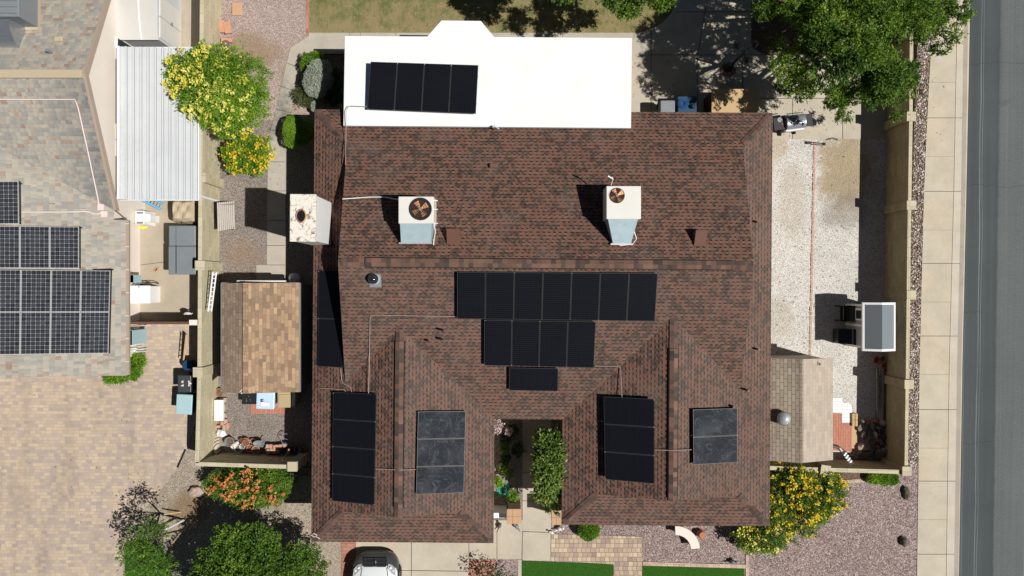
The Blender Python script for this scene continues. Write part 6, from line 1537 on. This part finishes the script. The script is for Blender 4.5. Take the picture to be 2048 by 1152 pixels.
# ------------------------------------------------------------------ plants
def leaves(name, lobes, n, L, w, mat, parent, seed=1, flat_=.5, spray=0, shell=.35, squash=.75, minz=.05, wig=.3, clump=None):
    """leaf-sized quads through the lobes' volume; spray > 1 hangs them along twigs"""
    rg = np.random.default_rng(seed)
    lb = np.array([[*P(x, y, z), r_] for x, y, z, r_ in lobes])
    wt = lb[:, 3] ** 2; wt /= wt.sum()
    nt = n // max(1, spray)
    k = rg.choice(len(lb), nt, p=wt)
    d = rg.normal(size=(nt, 3)); d[:, 2] = np.where(rg.random(nt) < .7, np.abs(d[:, 2]), d[:, 2]); d /= np.linalg.norm(d, axis=1)[:, None]
    rad = (shell + (1 - shell) * rg.random(nt) ** .6)
    # uneven outline: radius modulated by direction
    ph = lb[k, 0] * 3.1 + lb[k, 1] * 1.7
    az = np.arctan2(d[:, 1], d[:, 0])
    rad *= 1 + wig * .5 * np.sin(az * 5 + ph) + wig * .35 * np.sin(az * 9 - ph * 2) + wig * .2 * np.sin(d[:, 2] * 9 + az * 3)
    base = lb[k, :3] + d * (rad * lb[k, 3])[:, None] * np.array([1, 1, squash])
    if spray > 1:
        td = d * np.array([1, 1, .25]) + rg.normal(size=(nt, 3)) * .45; td /= np.linalg.norm(td, axis=1)[:, None]
        tl = lb[k, 3] * rg.uniform(.12, .3, nt)
        s_ = rg.random((nt, spray))
        off = rg.normal(size=(nt, spray, 3)) * (L * .75)
        if clump: tl = tl * 0 + .02; off = rg.normal(size=(nt, spray, 3)) * clump * rg.uniform(.3, 1.3, nt)[:, None, None]
        off *= (1.15 - s_)[:, :, None]
        base = base[:, None, :] + td[:, None, :] * (s_ * tl[:, None])[:, :, None] + off
        base[:, :, 2] -= (s_ ** 2) * .12
        dirs = td[:, None, :] + rg.normal(size=(nt, spray, 3)) * .6
        base = base.reshape(-1, 3); dirs = dirs.reshape(-1, 3)
    else:
        dirs = d + rg.normal(size=(nt, 3)) * .9
    N_ = len(base)
    base[:, 2] = np.maximum(base[:, 2], minz)
    dirs /= np.linalg.norm(dirs, axis=1)[:, None]
    nr_ = rg.normal(size=(N_, 3)) * (1 - flat_); nr_[:, 2] += flat_ * 1.6 + .1
    side = np.cross(dirs, nr_); side /= np.linalg.norm(side, axis=1)[:, None] + 1e-9
    sc_ = rg.uniform(.65, 1.25, N_)[:, None]
    a = base; b = base + dirs * L * sc_
    mid = (a + b) / 2
    V = np.stack([a, mid + side * w * sc_ * .5, b, mid - side * w * sc_ * .5], 1).reshape(-1, 3)
    org = root_org(parent) if parent else lb[:, :3].mean(0) * np.array([1, 1, 0])
    V = V - np.array(org)
    me = bpy.data.meshes.new(name)
    me.vertices.add(N_ * 4); me.vertices.foreach_set("co", V.ravel())
    me.loops.add(N_ * 4); me.loops.foreach_set("vertex_index", np.arange(N_ * 4, dtype=np.int32))
    me.polygons.add(N_); me.polygons.foreach_set("loop_start", np.arange(0, N_ * 4, 4, dtype=np.int32)); me.polygons.foreach_set("loop_total", np.full(N_, 4, dtype=np.int32))
    me.update(calc_edges=True); me.validate()
    me.materials.append(mat)
    o = bpy.data.objects.new(name, me); col.objects.link(o)
    if parent: o.parent = parent
    return o
def plant(name, label, cat, base, lobes, leafn, L, w, mat, trunk_r=.1, seed=1, flowers=None, limbs=6, group=None, part="crown", stem="trunk", **kw):
    b0 = P(*base)
    root = empty(name, b0, label, cat, group)
    m = MB(); r_ = random.Random(seed)
    zl_ = min(l[2] for l in lobes); top = P(lobes[0][0], lobes[0][1], lobes[0][2])
    fork = b0 + Vector((r_.uniform(-.1, .1), r_.uniform(-.1, .1), max(.15, zl_ * .45)))
    m.tube([b0 - Vector((0, 0, .05)), (b0 + fork) / 2 + Vector((r_.uniform(-.05, .05), 0, 0)), fork], [trunk_r * 1.25, trunk_r, trunk_r * .85], 8)
    for l in lobes[:limbs]:
        e = P(l[0], l[1], l[2]); mid = fork.lerp(e, .5) + Vector((r_.uniform(-.15, .15), r_.uniform(-.15, .15), .15)) * l[3]
        m.tube([fork, mid, e], [trunk_r * .6, trunk_r * .4, trunk_r * .12], 6)
        for q_ in range(4):
            d = Vector((r_.uniform(-1, 1), r_.uniform(-1, 1), r_.uniform(-.1, .7))).normalized()
            m.tube([mid.lerp(e, .3 + .2 * q_), e + d * l[3] * .7], [trunk_r * .2, trunk_r * .05], 4)
    build(stem, m, M['bark'], root, smooth=True)
    leaves(part, lobes, leafn, L, w, mat, root, seed, **kw)
    if flowers:
        for (fm, fn, fl) in flowers:
            leaves("flowers", [(l[0], l[1], l[2] + l[3] * .06, l[3] * 1.02) for l in fl], fn, .08, .075, fm, root, seed + 5, flat_=.7, spray=16, shell=.88, squash=kw.get('squash', .75), wig=kw.get('wig', .3), clump=.09)["kind"] = "stuff"
    return root
r = random.Random(21)
# big ash tree top right
def fill(poly, n, z0, z1, r0, r1, sd):
    """clump centres scattered inside an outline; higher toward its middle"""
    rr = random.Random(sd); out = []; cx_ = sum(p[0] for p in poly) / len(poly); cy_ = sum(p[1] for p in poly) / len(poly)
    def inside(x, y):
        k = False
        for (xa, ya), (xb, yb) in zip(poly, poly[1:] + poly[:1]):
            if (ya > y) != (yb > y) and x < (xb - xa) * (y - ya) / (yb - ya) + xa: k = not k
        return k
    x0, x1 = min(p[0] for p in poly), max(p[0] for p in poly); y0, y1 = min(p[1] for p in poly), max(p[1] for p in poly)
    R_ = max(x1 - x0, y1 - y0) / 2
    while len(out) < n:
        x, y = rr.uniform(x0, x1), rr.uniform(y0, y1)
        if not inside(x, y): continue
        d = math.hypot(x - cx_, y - cy_) / R_
        out.append((x, y, z1 - (z1 - z0) * min(1, d) ** 1.3 - max(0, (y - 110) / 100) * 1.9 + rr.uniform(-.5, .35), rr.uniform(r0, r1) * (1.15 - .45 * min(1, d))))
    return out
big = [(1512, -200), (1510, 20), (1522, 60), (1545, 95), (1565, 125), (1580, 148), (1610, 170), (1645, 165), (1668, 190), (1690, 215), (1712, 200), (1735, 180), (1765, 195), (1785, 215), (1800, 200), (1820, 160), (1845, 120), (1860, 70), (1900, 40), (1905, -10), (1890, -200)]
lob = fill(big, 74, 4.2, 6.6, .42, .8, 3) + [(1700, -10, 5.6, 1.2), (1800, 20, 5.2, 1.1), (1620, 10, 5.2, 1.0), (1740, 100, 4.6, .8), (1925, 25, 4.6, .35), (1690, 232, 2.8, .28), (1792, 228, 2.8, .28), (1562, 178, 2.2, .24), (1585, 168, 2.4, .26), (1602, 190, 2.2, .22), (1532, 15, 4.8, .4), (1905, 70, 4.5, .3), (1880, 95, 4.3, .3)]
plant("ash_tree", "big leafy green tree overhanging the driveway and sidewalk at top right", "tree", (1690, 40), lob, 190000, .1, .04, M['leaf_tree'], .24, 11, limbs=40, spray=34, shell=.15, flat_=.35, wig=.35, squash=.6)
lob = fill([(1020, -140), (1010, -25), (1060, -12), (1120, -18), (1190, -5), (1240, 5), (1262, 15), (1300, -8), (1330, -5), (1345, -40), (1350, -140)], 26, 3.6, 5.2, .4, .75, 4) + [(1250, 18, 3.1, .3), (1316, 2, 3.3, .3)]
plant("shade_tree", "leafy tree reaching in over the lawn from the top edge", "tree", (1180, -90), lob, 60000, .1, .04, M['leaf_tree'], .16, 12, limbs=20, spray=30, shell=.15, flat_=.35, wig=.35, squash=.6)
# yellow flowering tree
lob = [(435, 180, 2.4, 1.3), (390, 160, 2.3, .95), (480, 160, 2.4, 1.05), (460, 220, 2.2, 1.0), (365, 140, 2.2, .62), (405, 215, 2.1, .75), (500, 205, 2.1, .75), (420, 130, 2.3, .75), (348, 158, 2.4, .35), (455, 255, 1.9, .5)]
plant("yellow_bells_tree", "round yellow flowering tree overhanging the white metal cover", "tree", (455, 190), lob, 52000, .085, .034, M['leaf_light'], .09, 13, limbs=9, spray=14, shell=.4, flat_=.5, wig=.2,
      flowers=[(M['petal_y'], 5200, [(410, 175, 2.5, 1.1), (370, 150, 2.35, .8), (440, 210, 2.4, 1.0), (425, 140, 2.4, .85), (470, 190, 2.5, .8), (470, 245, 2.1, .6), (350, 158, 2.4, .4), (460, 135, 2.4, .55)])])
lob = [(495, 312, 1.0, .55), (470, 305, .9, .45), (520, 300, .95, .5), (478, 330, .8, .35), (512, 330, .85, .4), (470, 320, .8, .4), (495, 292, 1.1, .5)]
plant("orange_bells_shrub", "orange and green flowering shrub below the yellow tree", "shrub", (492, 312), lob, 16000, .07, .035, M['leaf_light'], .04, 14, limbs=6, spray=10, shell=.5, part="foliage", stem="stem", flowers=[(M['petal_g'], 1700, lob)])
# front orange shrub
lob = [(500, 971, 1.0, .78), (455, 966, 1.0, .6), (545, 966, 1.0, .68), (480, 985, .9, .6), (530, 985, .9, .55), (430, 968, .8, .4), (570, 952, 1.0, .4), (470, 957, 1.0, .36), (520, 957, 1.0, .38), (560, 978, .8, .35), (498, 998, .6, .3)]
plant("orange_bells_shrub", "wide shrub with orange flowers below the short block wall", "shrub", (500, 965), lob, 30000, .08, .04, M['leaf_mid'], .05, 15, limbs=9, spray=10, shell=.5, part="foliage", stem="stem",
      flowers=[(M['petal_o'], 1500, [(455, 975, 1.2, .55), (490, 988, 1.2, .55), (545, 978, 1.25, .5), (500, 960, 1.7, .4), (432, 970, .95, .4), (570, 970, 1.1, .3), (470, 965, 1.6, .4)])])
# yellow shrubs at the south east corner
lob = [(1620, 990, 1.5, .95), (1580, 975, 1.6, .8), (1655, 985, 1.4, .7), (1600, 1030, 1.2, .8), (1560, 1010, 1.4, .8), (1570, 950, 1.4, .45), (1640, 1020, 1.1, .5), (1665, 965, 1.2, .4), (1550, 1060, 1.0, .7), (1520, 1075, .9, .55), (1490, 1075, .8, .42), (1540, 1085, .7, .4), (1500, 1090, .5, .3)]
plant("yellow_bells_shrub", "large yellow flowering shrub at the house's lower right corner", "shrub", (1600, 1000), lob, 44000, .08, .036, M['leaf_dark2'] if 'leaf_dark2' in M else M['leaf_tree'], .07, 16, limbs=11, spray=12, shell=.45, part="foliage", stem="stem",
      flowers=[(M['petal_g'], 3800, lob[:8]), (M['petal_y'], 1200, lob[8:]), (M['petal_o'], 120, lob[3:5])])
# bottom left dark tree and young tree
lob = [(500, 1130, 2.6, 1.25), (440, 1150, 2.4, 1.0), (560, 1150, 2.4, 1.15), (470, 1090, 2.7, .75), (530, 1085, 2.5, .55), (610, 1140, 2.0, .75), (620, 1110, 1.9, .4), (480, 1200, 2.8, 1.7), (600, 1210, 2.4, 1.3), (420, 1190, 2.4, 1.1), (455, 1070, 2.6, .35), (510, 1065, 2.5, .3)]
plant("dark_leaf_tree", "dense green tree at the bottom edge left of the car", "tree", (500, 1150), lob, 75000, .085, .045, M['leaf_mid'] if 'leaf_mid' in M else M['leaf_light'], .13, 17, limbs=12, spray=14, shell=.5, flat_=.5, wig=.22)
lob = [(285, 1090, 2.5, .55), (265, 1112, 2.3, .4), (312, 1115, 2.3, .5), (300, 1050, 2.7, .35), (320, 1060, 2.6, .3), (280, 1135, 2.2, .5), (330, 1130, 2.1, .4), (245, 1100, 2.3, .28), (320, 1145, 2.0, .4)]
plant("young_tree", "sparse young tree with stakes beside the neighbour's driveway", "tree", (352, 1035), lob, 2600, .13, .045, M['leaf_mid'], .045, 18, limbs=9, spray=8, shell=.2, wig=.5)
# hedges and small shrubs
def bush(label, lobes, n, mat, L=.05, w=.03, seed=30, name="shrub", flowers=None, **kw):
    return plant(name, label, "shrub", (lobes[0][0], lobes[0][1]), lobes, n, L, w, mat, .025, seed, limbs=4, part="foliage", stem="stem", flowers=flowers, **kw)
bush("clipped silver grey shrub left of the white patio roof", [(637, 158, .7, .62), (640, 145, .7, .52), (634, 172, .65, .5)], 22000, M['leaf_grey'], .045, .028, 31, shell=.8, wig=.1)
bush("bright green shrub above the silver one by the patio", [(622, 124, .5, .4), (634, 117, .5, .3), (612, 133, .4, .25)], 7000, M['leaf_light'], .05, .03, 32, wig=.25)
bush("wispy olive shrub below the silver one", [(610, 196, .35, .35), (625, 200, .35, .25), (598, 186, .3, .2)], 1600, M['leaf_olive'], .13, .02, 33, wig=.5)
bush("small silver shrub at the house's upper left corner", [(634, 213, .4, .26)], 5000, M['leaf_grey'], .03, .02, 34, shell=.8, wig=.08)
bush("clipped oval green shrub by the path and house wall", [(586, 262, .75, .42), (588, 250, .7, .4), (588, 277, .65, .42), (606, 264, .7, .5)], 16000, M['leaf_light'], .045, .028, 35, shell=.8, wig=.06)
bush("leafy dark shrub in the shade between patio roof and silver shrub", [(664, 160, .5, .5), (668, 195, .4, .4)], 5000, M['leaf_dark'], .07, .04, 36)
bush("bushy green shrub at the neighbour's lower roof corner", [(262, 732, .6, .42), (245, 742, .55, .42), (276, 722, .5, .32), (230, 750, .5, .35), (222, 752, .4, .3), (268, 745, .4, .3)], 9000, M['leaf_light'], .11, .035, 37)
bush("square clipped green shrub on the entry patio", [(1170, 1062, .4, .3), (1184, 1062, .4, .3), (1177, 1068, .4, .28), (1190, 1058, .4, .2), (1166, 1056, .4, .2)], 9000, M['leaf_light'], .05, .03, 38, shell=.7, wig=.08)
bush("low green shrub at the outer foot of the short wall", [(1750, 955, .25, .28), (1768, 957, .25, .3), (1785, 958, .22, .26), (1742, 957, .2, .2)], 9000, M['leaf_light'], .05, .03, 39, wig=.12, squash=.6)
lob = [(1098, 925, 3.0, .5), (1100, 895, 2.9, .5), (1098, 955, 2.9, .5), (1092, 875, 2.8, .3), (1106, 985, 2.4, .42), (1088, 905, 2.6, .32), (1085, 985, 2.0, .32), (1105, 1003, 1.9, .35), (1110, 880, 2.9, .3), (1104, 970, 2.7, .42), (1088, 940, 2.6, .25)]
plant("citrus_tree", "tall glossy citrus hedge along the courtyard walk", "tree", (1098, 940), lob, 9000, .13, .065, M['leaf_citrus'], .06, 40, limbs=8, spray=5, shell=.4, wig=.25)
for i, (lb_, l) in enumerate((([(1008, 893, .8, .2), (1012, 900, .7, .15)], "bright sprig in the upper courtyard shade"), ([(1012, 915, .6, .2), (1008, 925, .6, .15)], "small pale leaved plant mid courtyard"), ([(1012, 940, .6, .28), (1006, 930, .6, .22), (1018, 946, .5, .2)], "spreading green plant just above the coiled hose"), ([(998, 966, .6, .16), (994, 960, .6, .14)], "yellow green fern over the coiled hose"), ([(1026, 992, .7, .26), (1030, 985, .7, .15)], "yellow green fern behind the left entry pillar"), ([(1025, 860, .6, .3), (1012, 875, .5, .3), (1035, 900, .4, .3)], "dark plants in the deepest courtyard shade"))):
    bush(l, [(q[0], q[1], q[2] * .7, q[3] * .8) for q in lb_], 300 if i != 5 else 900, M['leaf_light'] if i in (3, 4) else M['leaf_mid'] if i in (0, 2) else M['leaf_dark'], .13, .04, 50 + i, wig=.3, name="courtyard_plant")
bush("pale pink flowering climber at the courtyard's upper left corner", [(996, 850, 2.2, .2), (995, 860, 1.8, .16), (1018, 862, 1.4, .15)], 400, M['petal_p'], .07, .06, 60, name="climbing_rose")
bush("purple leaved plant straddling the red bricks at the bottom edge", [(965, 1148, .8, .45), (985, 1150, .8, .4), (1010, 1156, .6, .4)], 500, M['leaf_dark'], .1, .05, 61)
bush("dry pinkish palm tuft in the deep shade of the big tree", [(1548, 85, .6, .4)], 500, M['leaf_olive'], .2, .03, 62)

# ------------------------------------------------------------------ sun, sky, camera
sun_dir = Vector((.67, -.184, 1)).normalized()      # towards the sun
el = math.asin(sun_dir.z); az = math.atan2(sun_dir.x, sun_dir.y)
L_ = bpy.data.lights.new("sun", 'SUN'); L_.energy = 5.0; L_.angle = R(.5); L_.color = (1, .965, .9)
lo = bpy.data.objects.new("sun", L_); col.objects.link(lo)
lo.rotation_euler = sun_dir.to_track_quat('Z', 'Y').to_euler(); lo.location = sun_dir * 60
w = bpy.data.worlds.new("World"); sc.world = w; w.use_nodes = True; nt = w.node_tree
bg = nt.nodes['Background']; sk = nt.nodes.new('ShaderNodeTexSky'); sk.sky_type = 'NISHITA'; sk.sun_disc = False
sk.sun_elevation = el; sk.sun_rotation = az; sk.altitude = 350; sk.air_density = 1.0; sk.dust_density = .6
nt.links.new(sk.outputs[0], bg.inputs[0]); bg.inputs[1].default_value = .024
cd = bpy.data.cameras.new("camera"); cd.sensor_width = 36; cd.lens = 36 * F / 2048; cd.clip_end = 600; cd.clip_start = .1
co = bpy.data.objects.new("camera", cd); col.objects.link(co); co.location = (0, 0, H); co.rotation_euler = (0, 0, 0); sc.camera = co
sc.view_settings.view_transform = 'Standard'; sc.view_settings.look = 'None'; sc.view_settings.exposure = 0
sc.cycles.max_bounces = 6

# fallen leaves and bits scattered on the ground (nobody could count them)
mb = MB(); r = random.Random(77)
for (x0, y0, x1, y1, n_, z_) in ((250, 940, 640, 1060, 160, .045), (440, 100, 610, 380, 120, .05), (1265, 90, 1500, 200, 90, .03), (1530, 200, 1720, 275, 60, .03), (1500, 1060, 1760, 1140, 60, .03), (1550, 290, 1720, 700, 90, .03), (630, 20, 1300, 62, 140, .03), (60, 770, 350, 1100, 70, .03), (1845, 0, 1900, 300, 30, .03)):
    for _ in range(n_):
        q = P(r.uniform(x0, x1), r.uniform(y0, y1), z_); a = r.uniform(0, 6.3); L = r.uniform(.02, .05)
        d = Vector((math.cos(a), math.sin(a), r.uniform(-.1, .4))) * L; e = Vector((-math.sin(a), math.cos(a), 0)) * L * .4
        mb.add([q - d, q + e, q + d, q - e], [[0, 1, 2, 3]])
def litter():
    nb = NB("dry_leaf_litter", .9, .1); return nb.color(nb.ramp(nb.rand_island(), [(0, (.1, .06, .03)), (.5, (.28, .18, .08)), (.8, (.4, .32, .12)), (1, (.5, .46, .3))]))
M['litter'] = litter()
o = build("fallen_leaves", mb, M['litter'], uv=False, origin=(0, 0, 0)); o["kind"] = "stuff"; o["label"] = "dry fallen leaves scattered over gravel, paving and lawn"; o["category"] = "leaves"
